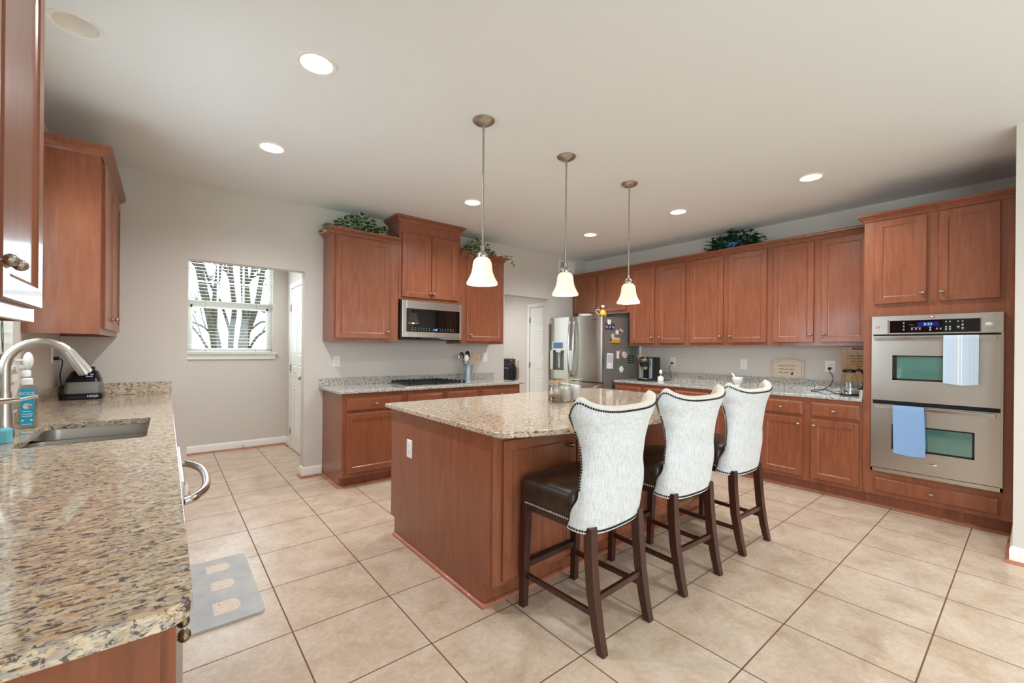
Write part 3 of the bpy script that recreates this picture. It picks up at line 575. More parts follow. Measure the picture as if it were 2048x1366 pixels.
top('long granite countertop between the refrigerator and the ovens', [(4.19, -1.208), (4.848, -1.208), (4.848, 1.415), (4.19, 1.415)], [], 'granite_greyed_by_light', (4.5, 0.1, 0.884), [(4.828, 4.848, -1.208, 1.415, 0.914, 1.016), (4.22, 4.828, -1.208, -1.188, 0.914, 0.985)])
front = []
x0i, x1i = 0.762, 3.04
arc = [(x, -0.775 + 0.172 * (x - 1.901) ** 2) for x in [x0i + (x1i - x0i) * k / 36 for k in range(37)]]
front = [(0.762, -0.50), (0.768, -0.53), (0.785, -0.557), (0.81, -0.575)] + [p for p in arc if 0.83 < p[0] < 2.97] + [(2.992, -0.575), (3.017, -0.557), (3.034, -0.53), (3.04, -0.50)]
top('granite island top with a bowed edge at the stools', front + [(3.04, 0.80), (0.762, 0.80)], [], 'granite', (1.9, 0.1, 0.884))
# ---------------------------------------------------------------- sink, faucet, dishwasher
sk = thing('kitchen_sink', 'stainless steel undermount double sink in the foreground counter', 'sink', (-0.72, 0.62, 0.70))
for q0, q1 in ((0.282, 0.60), (0.625, 0.958)):
    b = MB(); rings = []
    for ins, z in ((0, 0.883), (0.004, 0.80), (0.012, 0.73), (0.03, 0.712), (0.06, 0.708)):
        rings.append([Vector((x, y, z)) for x, y in rrect(-0.928 + ins, -0.517 - ins, q0 + ins, q1 - ins, 0.06 - ins * 0.4, 6)])
    n = len(rings[0]); b.v = [p for r in rings for p in r]; b.f = [[i * n + k, i * n + (k + 1) % n, i * n + n + (k + 1) % n, i * n + n + k] for i in range(len(rings) - 1) for k in range(n)] + [list(range((len(rings) - 1) * n, len(rings) * n))]; b.m = [0] * len(b.f)
    bo = b.build('basin', 'steel', sk, smooth=50)
    MB().lathe([(0.042, 0.7085), (0.038, 0.711), (0.03, 0.7095), (0.001, 0.7092)], ((-0.72), (q0 + q1) / 2, 0), (0, 0, 1), 20).build('drain', 'steel_h', bo, smooth=40)
MB().box(-0.905, -0.54, 0.596, 0.629, 0.80, 0.868).build('divider', 'steel', sk, bevel=(0.012, 3))
fc_ = thing('kitchen_faucet', 'brushed steel high-arc pull-down faucet behind the sink', 'faucet', (-0.985, 0.58, 0.914))
fx, fy = -0.985, 0.58
MB().lathe([(0.031, 0.914), (0.031, 0.93), (0.028, 0.95), (0.024, 1.02), (0.021, 1.09), (0.0205, 1.11)], (fx, fy, 0), (0, 0, 1), 24).build('body', 'steel', fc_, smooth=40)
sp = [Vector((fx, fy, 1.11)), Vector((fx, fy, 1.2))]
for k in range(0, 15):
    a = math.pi - math.pi * 0.86 * k / 14; sp.append(Vector((fx + 0.105 + 0.105 * math.cos(a), fy, 1.21 + 0.112 * math.sin(a))))
MB().tube(sp, 0.0175, 16).build('spout', 'steel', fc_, smooth=60)
e0 = sp[-1]; dd = (sp[-1] - sp[-2]).normalized()
hd = MB().tube([e0 - dd * 0.03, e0, e0 + dd * 0.05, e0 + dd * 0.085], [0.0182, 0.0195, 0.024, 0.025], 16); hd.tube([e0 + dd * 0.084, e0 + dd * 0.09], 0.019, 14)
hd.build('spray_head', 'steel', fc_, smooth=40)
MB().tube([(fx, fy + 0.02, 1.0), (fx, fy + 0.05, 1.005), (fx + 0.01, fy + 0.11, 1.02)], [0.011, 0.01, 0.007], 10).build('handle', 'steel', fc_, smooth=40)
dw = thing('dishwasher', 'stainless dishwasher with bowed bar handle under the sink counter', 'dishwasher', (-0.75, -0.10, 0.0))
MB().box(-1.07, -0.47, -0.405, 0.205, 0.1, 0.875).build('body', 'black', dw)
MB().box(-0.469, -0.412, -0.408, 0.208, 0.115, 0.872).build('door', 'steel', dw, bevel=(0.004, 2))
MB().box(-0.95, -0.53, -0.40, 0.20, 0.0, 0.1).build('toe_kick', 'black', dw)
MB().tube(spline([(-0.414, 0.185, 0.80), (-0.385, 0.165, 0.80), (-0.348, 0.06, 0.80), (-0.337, -0.10, 0.80), (-0.348, -0.26, 0.80), (-0.385, -0.365, 0.80), (-0.414, -0.385, 0.80)], 6), 0.0135, 14).build('handle', 'steel_h', dw, smooth=60)
# ---------------------------------------------------------------- refrigerator
fg = thing('refrigerator', 'stainless french-door refrigerator with a dispenser, in the far corner', 'refrigerator', (4.4, 1.93, 0))
FR0, FR1 = 1.453, 2.405
MB().box(4.045, 4.80, FR0 + 0.006, FR1 - 0.006, 0.02, 1.755).build('body', 'fridge_side', fg, bevel=(0.004, 2))
def fdoor(y0, y1, z0, z1, nm, hole=None):
    # slightly crowned stainless door face, extruded along z
    n = 10; out = []
    for k in range(n + 1):
        t = k / n; c = 1 - (2 * t - 1) ** 2; edge = min(t, 1 - t); ex = 0.018 * max(0, 1 - edge / 0.06) ** 2
        out.append((3.975 - 0.004 * c + ex, y0 + (y1 - y0) * t))
    ring = out + [(4.042, y1), (4.042, y0)]
    if not hole: return MB().loft([[Vector((x, y, z0)) for x, y in ring], [Vector((x, y, z1)) for x, y in ring]]).build(nm, 'steel', fg, smooth=30)
    h0, h1, hz0, hz1 = hole; mb = MB(); xs = lambda y: 3.9725
    for za, zb in ((z0, hz0), (hz1, z1)): mb.loft([[Vector((x, y, za)) for x, y in ring], [Vector((x, y, zb)) for x, y in ring]])
    mb.box(3.9725, 4.042, y0 + 0.0, h0, hz0, hz1); mb.box(3.9725, 4.042, h1, y1, hz0, hz1); mb.box(4.03, 4.042, h0, h1, hz0, hz1)
    return mb.build(nm, 'steel', fg, smooth=30)
rd = fdoor(FR0, 1.944, 0.886, 1.775, 'door'); ld = fdoor(1.952, FR1, 0.886, 1.775, 'door', (2.125, 2.345, 1.02, 1.30))
fz = fdoor(FR0, FR1, 0.08, 0.868, 'freezer_drawer')
for yy, par in ((1.905, rd), (1.99, ld)):
    s = 1 if yy < 1.95 else -1
    MB().tube(spline([(3.972, yy, 0.965), (3.94, yy, 0.985), (3.922, yy, 1.15), (3.917, yy, 1.33), (3.922, yy, 1.5), (3.94, yy, 1.68), (3.972, yy, 1.70)], 6), 0.0125, 12).build('handle', 'steel_h', par, smooth=60)
MB().tube(spline([(3.972, 1.52, 0.825), (3.94, 1.535, 0.825), (3.92, 1.75, 0.825), (3.918, 1.93, 0.825), (3.92, 2.1, 0.825), (3.94, 2.325, 0.825), (3.972, 2.34, 0.825)], 6), 0.0125, 12).build('handle', 'steel_h', fz, smooth=60)
dp = MB().box(3.968, 3.975, 2.115, 2.355, 1.302, 1.43); dp = dp.build('dispenser_panel', 'steel', ld)
MB().box(3.966, 3.969, 2.145, 2.335, 1.33, 1.415).build('screen', 'screen', dp)
MB().box(4.02, 4.031, 2.127, 2.343, 1.022, 1.298).build('dispenser_recess', 'fridge_side', ld)
MB().box(3.968, 4.02, 2.127, 2.343, 1.018, 1.028).build('drip_tray', 'black', ld)
MB().box(3.966, 4.01, 2.19, 2.285, 1.27, 1.315).build('spout_block', 'plastic_white', ld, bevel=(0.008, 2))
MB().tube([(3.985, 2.235, 1.27), (4.005, 2.245, 1.05)], 0.009, 8).build('paddle', 'plastic_white', ld)
text_part('SAMSUNG', Fr((3.9705, 0, 0), (0, 1, 0), (-1, 0, 0)), 1.555, 0.0006, 1.715, 0.022, 'slot', rd, 'logo')
MB().box(3.98, 4.05, FR0 + 0.01, FR0 + 0.05, 1.756, 1.772).build('hinge_cover', 'black', fg); MB().box(3.98, 4.05, FR1 - 0.05, FR1 - 0.01, 1.756, 1.772).build('hinge_cover', 'black', fg)
# ---------------------------------------------------------------- microwave
mw = thing('microwave', 'stainless over-the-range microwave with black glass front', 'microwave', FB(1.86, 0.18, 1.405))
MB().box(1.482, 2.244, 0.004, 0.345, 1.412, 1.832, F=FB).build('body', 'black', mw)
FMW = Fr(FB(0, 0.346, 0), FB.u, FB.d)
mdoor = MB(); mdoor.nested(FMW, 1.494, 2.247, 1.432, 1.829, [(0, 0), (0, 0.02), (0.004, 0.026), (0.045, 0.028)]);
md = MB()
for q in ((1.494, 1.542, 1.432, 1.829), (2.214, 2.247, 1.432, 1.829), (1.542, 2.214, 1.432, 1.49), (1.542, 2.214, 1.742, 1.829)): md.box(q[0], q[1], 0, 0.026, q[2], q[3], F=FMW)
mdo = md.build('door', 'steel', mw, bevel=(0.002, 1))
MB().box(1.542, 2.214, 0, 0.023, 1.49, 1.742, F=FMW).build('door_glass', 'black_gloss', mdo)
MB().loft([[FMW(1.494, 0, 1.413), FMW(1.494, 0.004, 1.413), FMW(1.494, 0.026, 1.43), FMW(1.494, 0, 1.431)], [FMW(2.247, 0, 1.413), FMW(2.247, 0.004, 1.413), FMW(2.247, 0.026, 1.43), FMW(2.247, 0, 1.431)]]).build('bottom_lip', 'steel_h', mw)
gr = MB(); gr.box(1.5, 2.23, 0.02, 0.33, 1.405, 1.412, F=FB); gr.build('underside_grille', 'black', mw)
ic = MB(); rnd = random.Random(3)
for row, z in enumerate((1.532, 1.512)):
    for k in range(16):
        if k in (7, 8): continue
        a = 1.615 + 0.034 * k; ic.box(a - 0.007, a + 0.007 * rnd.uniform(0.2, 1), 0.0232, 0.0236, z - 0.0022, z + 0.0022, F=FMW)
ic.build('touch_icons', 'icon', mdo)
text_part('1:16', FMW, 1.888, 0.0235, 1.518, 0.03, 'disp_blue', mdo, 'clock_display')
# ---------------------------------------------------------------- double oven
ov = thing('double_oven', 'stainless built-in double wall oven with two towel bars', 'oven', FO(-1.638, 0.4, 0.32))
yA, yB = -2.004, -1.270
MB().box(yA + 0.012, yB - 0.012, 0.15, 0.64, 0.324, 1.60, F=FO).build('body', 'black', ov)
tf = MB()
for q in ((yA, yA + 0.012, 0.315, 1.612), (yB - 0.010, yB, 0.315, 1.612), (yA, yB, 0.315, 0.345)): tf.box(q[0], q[1], 0.6405, 0.662, q[2], q[3], F=FO)
for k in range(13): tf.box(yA + 0.05 + k * 0.052, yA + 0.07 + k * 0.052, 0.66, 0.668, 0.316, 0.322, F=FO)
tf.build('trim_frame', 'steel', ov)
cp = MB(); cp.box(yA, yB, 0.6405, 0.672, 1.462, 1.613, F=FO); cpo = cp.build('control_panel', 'steel', ov, bevel=(0.002, 1))
MB().box(-1.893, -1.386, 0.672, 0.6745, 1.472, 1.572, F=FO).build('control_glass', 'black_gloss', cpo)
for a in (-1.8975, -1.3785): MB().box(a - 0.005, a + 0.005, 0.672, 0.678, 1.466, 1.578, F=FO).build('accent_strip', 'steel_h', cpo)
MB().box(-1.676, -1.553, 0.6745, 0.6752, 1.52, 1.556, F=FO).build('display', 'disp_violet', cpo)
text_part('2:22', FO, -1.614, 0.6757, 1.538, 0.026, 'disp_blue', cpo, 'clock_display', wscale=1.15)
icn = MB()
for a, z, r in ((-1.473, 1.554, 6), (-1.473, 1.527, 6), (-1.473, 1.500, 6), (-1.522, 1.503, 7), (-1.545, 1.503, 7), (-1.567, 1.503, 7), (-1.627, 1.513, 7), (-1.627, 1.495, 7), (-1.664, 1.503, 6), (-1.684, 1.503, 6),
                (-1.714, 1.556, 5), (-1.735, 1.556, 5), (-1.714, 1.514, 7), (-1.735, 1.514, 7), (-1.714, 1.496, 7), (-1.735, 1.496, 7), (-1.778, 1.556, 5), (-1.801, 1.556, 5), (-1.779, 1.512, 9), (-1.801, 1.528, 8), (-1.801, 1.502, 8)):
    icn.lathe([(r * 0.00085, 0.6746), (r * 0.00085, 0.6751)], FO(a, 0, z), FO.d, 10); icn.box(a - 0.006, a + 0.006, 0.6746, 0.675, z - r * 0.0012 - 0.0016, z - r * 0.0012, F=FO)
icn.box(-1.53, -1.502, 0.6746, 0.675, 1.535, 1.537, F=FO); icn.box(-1.575, -1.515, 0.6746, 0.675, 1.5145, 1.516, F=FO)
icn.build('touch_icons', 'icon', cpo)
vt = MB()
for k in range(46): vt.box(-1.97 + k * 0.0145, -1.963 + k * 0.0145, 0.645, 0.66, 1.451, 1.459, F=FO)
vt.build('vent_grille', 'slot', ov); vt = MB()
for k in range(46): vt.box(-1.97 + k * 0.0145, -1.963 + k * 0.0145, 0.645, 0.66, 0.897, 0.907, F=FO)
vt.build('vent_grille', 'slot', ov)
def oven_door(z0, z1, wz0, wz1):
    d = MB(); a0, a1 = -1.992, -1.282; w0, w1 = -1.868, -1.405
    for q in ((a0, w0, z0, z1), (w1, a1, z0, z1), (w0, w1, z0, wz0), (w0, w1, wz1, z1)): d.box(q[0], q[1], 0.6415, 0.676, q[2], q[3], F=FO)
    o = d.build('door', 'steel', ov)
    g = MB()
    for q in ((w0, w0 + 0.012, wz0, wz1), (w1 - 0.028, w1, wz0, wz1), (w0, w1, wz0, wz0 + 0.014), (w0, w1, wz1 - 0.01, wz1)): g.box(q[0], q[1], 0.66, 0.6768, q[2], q[3], F=FO)
    g.build('window_surround', 'black', o)
    MB().box(w0 + 0.012, w1 - 0.028, 0.66, 0.672, wz0 + 0.014, wz1 - 0.01, F=FO).build('window_glass', 'oven_glass', o)
    hz = z1 - 0.022
    h = MB().box(-1.972, -1.297, 0.704, 0.722, hz - 0.014, hz + 0.014, F=FO)
    for a in (-1.955, -1.315): h.box(a - 0.012, a + 0.012, 0.676, 0.706, hz - 0.01, hz + 0.01, F=FO)
    h.build('towel_bar', 'steel_h', o, bevel=(0.004, 2)); return o
oven_door(0.916, 1.448, 1.087, 1.289); lo = oven_door(0.352, 0.884, 0.522, 0.724)
MB().lathe([(0.03, 0.676), (0.03, 0.679), (0.024, 0.6815), (0.001, 0.682)], FO(-1.641, 0, 0.437), FO.d, 24, sx=0.28, sy=1).build('badge', 'chrome', lo, smooth=40)
# ---------------------------------------------------------------- gas cooktop
ck = thing('gas_cooktop', 'stainless gas cooktop with black cast-iron grates', 'cooktop', (1.86, 2.14, 0.914))
MB().box(1.46, 2.262, 1.905, 2.42, 0.914, 0.922).build('tray', 'steel', ck, bevel=(0.006, 3))
for gx0, gx1 in ((1.50, 1.80), (1.81, 2.10)):
    g = MB(); z0, z1 = 0.932, 0.952
    for y in (1.94, 2.165, 2.385): g.box(gx0, gx1, y - 0.006, y + 0.006, z0, z1)
    for x in (gx0, gx1): g.box(x - 0.006, x + 0.006, 1.94, 2.385, z0, z1)
    for k in range(1, 6):
        x = gx0 + (gx1 - gx0) * k / 6
        for ya, yb in ((1.94, 2.02), (2.09, 2.24), (2.31, 2.385)): g.box(x - 0.005, x + 0.005, ya, yb, z0, z1 + 0.004)
    for x in (gx0, gx1):
        for y in (1.94, 2.385): g.box(x - 0.008, x + 0.008, y - 0.008, y + 0.008, 0.922, z0)
    g.build('grate', 'iron', ck, bevel=(0.002, 1))
    for y in (2.05, 2.275): MB().lathe([(0.048, 0.922), (0.046, 0.93), (0.034, 0.932), (0.034, 0.94), (0.001, 0.941)], ((gx0 + gx1) / 2, y, 0), (0, 0, 1), 20).build('burner', 'iron', ck, smooth=40)
for k in range(5): MB().lathe([(0.02, 0.922), (0.019, 0.93), (0.016, 0.932), (0.015, 0.95), (0.001, 0.952)], (2.185, 1.97 + 0.095 * k, 0), (0, 0, 1), 16).build('knob', 'black', ck, smooth=40)
# ---------------------------------------------------------------- counter stools
def lerp(tab, z):
    for (z0, v0), (z1, v1) in zip(tab, tab[1:]):
        if z <= z1: t = max(0, (z - z0) / (z1 - z0)); t = t * t * (3 - 2 * t); return v0 + (v1 - v0) * t
    return tab[-1][1]
HW = [(0.49, 0.243), (0.60, 0.246), (0.70, 0.238), (0.80, 0.222), (0.87, 0.224), (0.95, 0.254), (1.03, 0.296), (1.07, 0.304), (1.13, 0.300)]
YF = [(0.49, -0.815), (0.58, -0.842), (0.67, -0.882), (0.78, -0.880), (0.90, -0.872), (1.0, -0.862), (1.13, -0.868)]
YC = [(0.49, -0.935), (0.60, -0.945), (0.75, -0.955), (0.90, -0.975), (1.06, -1.003), (1.13, -1.01)]
def back_pt(s, z, inn=0.0):
    th = abs(s) * math.pi / 2; hw = lerp(HW, z) - inn; yc = lerp(YC, z) + inn * 1.1; yf = lerp(YF, z)
    x = hw * math.copysign(math.sin(th) ** 0.72, s); y = yc + (yf - yc) * (1 - math.cos(th) ** 0.72)
    return x, y + 0.70
def ztop(s):
    a = abs(s); z = 1.052 + 0.062 * min(1, a / 0.86) ** 2.2
    if a > 0.70: z -= 0.125 * (1 - math.sqrt(max(0.0, 1 - ((a - 0.70) / 0.30) ** 2)))
    return z
def zbot(s): a = abs(s); return 0.492 + 0.022 * a * a
def make_stool(label):
    t = thing('counter_stool', label, 'stool', (1.165, -0.70, 0), 'counter stools along the island'); O = Vector((1.165, -0.70, 0))
    nS, nT = 48, 26
    def grid(inn, zlo=None):
        mb = MB()
        for i in range(nS + 1):
            s = -1 + 2 * i / nS; z0, z1 = (zlo or zbot(s)), ztop(s)
            for j in range(nT + 1):
                z = z0 + (z1 - z0) * j / nT; x, y = back_pt(s, z, inn); mb.v.append(O + Vector((x, y, z - (0.006 if inn else 0))))
        for i in range(nS):
            for j in range(nT): mb.f.append([i * (nT + 1) + j, (i + 1) * (nT + 1) + j, (i + 1) * (nT + 1) + j + 1, i * (nT + 1) + j + 1])
        mb.m = [0] * len(mb.f); return mb
    out = grid(0.0); inner = grid(0.042, None)
    k = len(out.v); m = out; m.v += inner.v; nf = len(m.f); m.f += [[q + k for q in f[::-1]] for f in inner.f]; m.m += [1] * (len(m.f) - nf)
    R = lambda i, j: i * (nT + 1) + j
    brd = [R(i, 0) for i in range(nS + 1)] + [R(nS, j) for j in range(1, nT + 1)] + [R(i, nT) for i in range(nS - 1, -1, -1)] + [R(0, j) for j in range(nT - 1, 0, -1)]
    # soft rolled rim between outer and inner face
    rim = []
    for idx in brd:
        a, b = m.v[idx], m.v[idx + k]; i, j = divmod(idx, nT + 1); mid = (a + b) / 2; c = Vector((1.165, -0.80, 0.8)); push = Vector((0, 0, 0))
        s = -1 + 2 * i / nS
        if j == nT: push += Vector((0, 0, 0.014))
        if j == 0: push += Vector((0, 0, -0.004))
        if i in (0, nS): push += Vector((0, 0.014, 0))
        m.v.append(mid + push); rim.append(len(m.v) - 1)
    for q in range(len(brd)):
        w = (q + 1) % len(brd); m.f.append([brd[q], brd[w], rim[w], rim[q]]); m.m.append(1); m.f.append([rim[q], rim[w], brd[w] + k, brd[q] + k]); m.m.append(1)
    m.build('backrest', ['linen', 'cream'], t, smooth=65)
    # nailhead trim following the rim of the outer face
    loop = []
    ins = 0.013
    for s in [(-1 + 2 * i / 90) for i in range(91)]: loop.append((max(-0.985, min(0.985, s)), ztop(s) - ins))
    for j in range(1, 40): loop.append((0.985, ztop(1) - ins - (ztop(1) - ins - 0.69) * j / 40))
    left = [(-q[0], q[1]) for q in loop[91:]]
    btm = [(-0.97 + 1.94 * i / 70, zbot(-0.97 + 1.94 * i / 70) + 0.012) for i in range(71)]
    def run(sz):
        pts = [O + Vector((back_pt(s, z)[0] * 1.006, back_pt(s, z)[1] - 0.0015 * math.cos(s * 1.5), z)) for s, z in sz]; res = [pts[0]]; acc = 0
        for p, q in zip(pts, pts[1:]):
            L = (q - p).length; d = 0.0125 - acc
            while d <= L: res.append(p.lerp(q, d / L)); d += 0.0125
            acc = (acc + L) % 0.0125
        return res
    nh = MB()
    for p in run(left[::-1] + loop[:91]) + run(loop[90:]): nh.ball(p, 0.0052, n=6, k=4)
    nh.build('rim_studs', 'nail_dark', t, smooth=60)
    nb_ = MB()
    for p in run(btm): nb_.ball(p, 0.0056, n=6, k=4)
    nb_.build('back_studs', 'nail_dark', t, smooth=60)
    for sx in (-1, 1):
        nb_ = MB(); y = -0.82
        while y < -0.535: nb_.ball(O + Vector((sx * 0.2375, y + 0.70, 0.552)), 0.0062, n=6, k=4); y += 0.0125
        nb_.build('seat_studs', 'nail', t, smooth=60)
    nb_ = MB(); x = -0.195
    while x <= 0.195: nb_.ball(O + Vector((x, 0.209, 0.552)), 0.0056, n=6, k=4); x += 0.0125
    nb_.build('seat_studs', 'nail', t, smooth=60)
    # crowned leather seat
    st = MB(); secs = []
    for z, g, cr in ((0.535, 0.0, 0), (0.545, 0.003, 0), (0.61, 0.004, 0), (0.652, 0.002, 0), (0.670, -0.009, 0), (0.680, -0.028, 0.004), (0.690, -0.075, 0.008), (0.696, -0.13, 0.01)):
        secs.append([O + Vector((x, y, z)) for x, y in rrect(-0.232 - g, 0.232 + g, -0.150 - g * 0.3, 0.205 + g, 0.04, 5)])
    st.loft(secs); st.build('seat', 'leather', t, smooth=45)
    MB().box(1.165 - 0.215, 1.165 + 0.215, -0.87, -0.495, 0.505, 0.5345).build('seat_frame', 'espresso', t)
    def leg(pts):
        secs = [[O + Vector((x + a * w, y + b * w, z)) for a, b in ((-1, -1), (1, -1), (1, 1), (-1, 1))] for x, y, z, w in pts]
        return MB().loft(secs).build('leg', 'espresso', t, bevel=(0.003, 2))
    for sx in (-1, 1):
        leg([(sx * 0.198, 0.206, 0.0, 0.0175), (sx * 0.198, 0.190, 0.53, 0.0225)])
        leg([(sx * 0.183, -0.276, 0.0, 0.0185), (sx * 0.184, -0.252, 0.1, 0.0205), (sx * 0.186, -0.226, 0.25, 0.0225), (sx * 0.186, -0.212, 0.40, 0.0225), (sx * 0.184, -0.206, 0.53, 0.022)])
        s = MB().box(1.165 + sx * 0.190 - 0.010, 1.165 + sx * 0.190 + 0.010, -0.92, -0.50, 0.148, 0.172); s.build('side_stretcher', 'espresso', t, bevel=(0.002, 1))
    MB().box(1.165 - 0.185, 1.165 + 0.185, -0.511, -0.488, 0.195, 0.225).build('footrest', 'espresso', t, bevel=(0.002, 1))
    MB().box(1.165 - 0.175, 1.165 + 0.175, -0.942, -0.920, 0.205, 0.232).build('rear_stretcher', 'espresso', t, bevel=(0.002, 1))
    MB().box(1.165 - 0.17, 1.165 + 0.17, -0.514, -0.486, 0.2255, 0.2285).build('foot_plate', 'iron', t)
    return t
s1 = make_stool('wingback counter stool nearest the outlet end of the island'); s1.rotation_euler.z = math.radians(2.2); s1.location.x = 1.172
for lab, x, dy, r in (('wingback counter stool in the middle, between the two other stools', 1.891, 0.0, -2.5), ('wingback counter stool farthest along the island, toward the ovens', 2.612, 0.0, -1.5)):
    c = copy_tree(s1); c.location = (x, -0.70 + dy, 0); c.rotation_euler.z = math.radians(r); c['label'] = lab
# ---------------------------------------------------------------- pendants and ceiling lights
def pendant(x, y, label, src=None):
    t = thing('pendant_light', label, 'pendant light', (x, y, CEIL), 'bell shade pendants over the island')
    MB().lathe([(0.069, CEIL), (0.069, CEIL - 0.006), (0.060, CEIL - 0.016), (0.040, CEIL - 0.026), (0.018, CEIL - 0.030), (0.012, CEIL - 0.034)], (x, y, 0), (0, 0, 1), 32).build('ceiling_plate', 'nickel', t, smooth=40)
    rod = MB().tube([(x, y, CEIL - 0.03), (x, y, 1.93)], 0.0062, 10)
    for z in (CEIL - 0.06, 2.33): rod.lathe([(0.008, z - 0.012), (0.008, z + 0.012)], (x, y, 0), (0, 0, 1), 10)
    rod.build('rod', 'nickel', t, smooth=50)
    MB().lathe([(0.014, 1.955), (0.014, 1.925), (0.020, 1.920), (0.034, 1.905), (0.036, 1.895), (0.036, 1.883), (0.032, 1.878)], (x, y, 0), (0, 0, 1), 24).build('socket_cap', 'nickel', t, smooth=40)
    o = [(0.034, 1.882), (0.046, 1.874), (0.056, 1.858), (0.060, 1.84), (0.062, 1.815), (0.067, 1.79), (0.076, 1.765), (0.088, 1.742), (0.097, 1.727), (0.099, 1.718), (0.097, 1.714)]
    i = [(r - 0.005, z) for r, z in o[::-1]]
    MB().lathe(o + i, (x, y, 0), (0, 0, 1), 40, cap=False).build('shade', 'shade', t, smooth=60)
    MB().ball((x, y, 1.775), 0.028, sz=1.3, n=16, k=10).build('bulb', 'bulb', t, smooth=60)
    l = bpy.data.lights.new('pendant_lamp', 'POINT'); l.energy = 1.1; l.color = (1.0, 0.86, 0.68); l.shadow_soft_size = 0.012
    lo_ = bpy.data.objects.new('pendant_lamp', l); COL.objects.link(lo_); lo_.parent = t; lo_.location = (0, 0, 1.722 - CEIL)
for x, y, lab in ((1.076, 0.048, 'bell shade pendant nearest the camera, in front of the microwave'), (1.836, 0.060, 'middle bell shade pendant, in front of the refrigerator'), (2.622, 0.066, 'bell shade pendant farthest along the island, by the tall wall cabinets')):
    pendant(x, y, lab)
CL = ['large recessed ceiling light nearest the camera', 'recessed ceiling light before the nook wall, behind the near one', 'recessed ceiling light in front of the microwave cabinets', 'recessed ceiling light in front of the refrigerator cabinet',
      'recessed ceiling light above the middle of the oven-wall counter', 'recessed ceiling light nearest the double oven', 'unlit recessed ceiling light above the sink', 'recessed ceiling light in the rear of the room by the door', 'recessed ceiling light near the rear wall', 'added unseen recessed ceiling light brightening the window nook', 'added unseen recessed ceiling light brightening the hallway']  # nook and hallway lights are unseen, added to brighten those spaces
for (x, y), lab in zip(CANS, CL):
    t = thing('ceiling_light', lab, 'ceiling light', (x, y, CEIL), 'recessed ceiling lights')
    MB().lathe([(0.095, CEIL), (0.094, CEIL - 0.004), (0.082, CEIL - 0.005), (0.076, CEIL - 0.002), (0.076, CEIL + 0.004), (0.076, CEIL)], (x, y, 0), (0, 0, 1), 32, cap=False).build('trim_ring', 'baffle', t, smooth=40)
    MB().lathe([(0.0765, CEIL - 0.001), (0.052, CEIL + 0.075)], (x, y, 0), (0, 0, 1), 32, cap=False).build('baffle', 'baffle', t, smooth=60)
    lit = 'unlit' not in lab
    MB().lathe([(0.054, CEIL + 0.07), (0.054, CEIL + 0.078)], (x, y, 0), (0, 0, 1), 32).build('lens', 'lens' if lit else 'baffle', t)
    if lit:
        l = bpy.data.lights.new('downlight', 'SPOT'); l.energy = 95 if 'hallway' in lab else 50; l.color = (0.95, 0.97, 1.0); l.spot_size = math.radians(150); l.spot_blend = 0.9; l.shadow_soft_size = 0.05
        lo_ = bpy.data.objects.new('downlight', l); COL.objects.link(lo_); lo_.parent = t; lo_.location = (0, 0, -0.012)
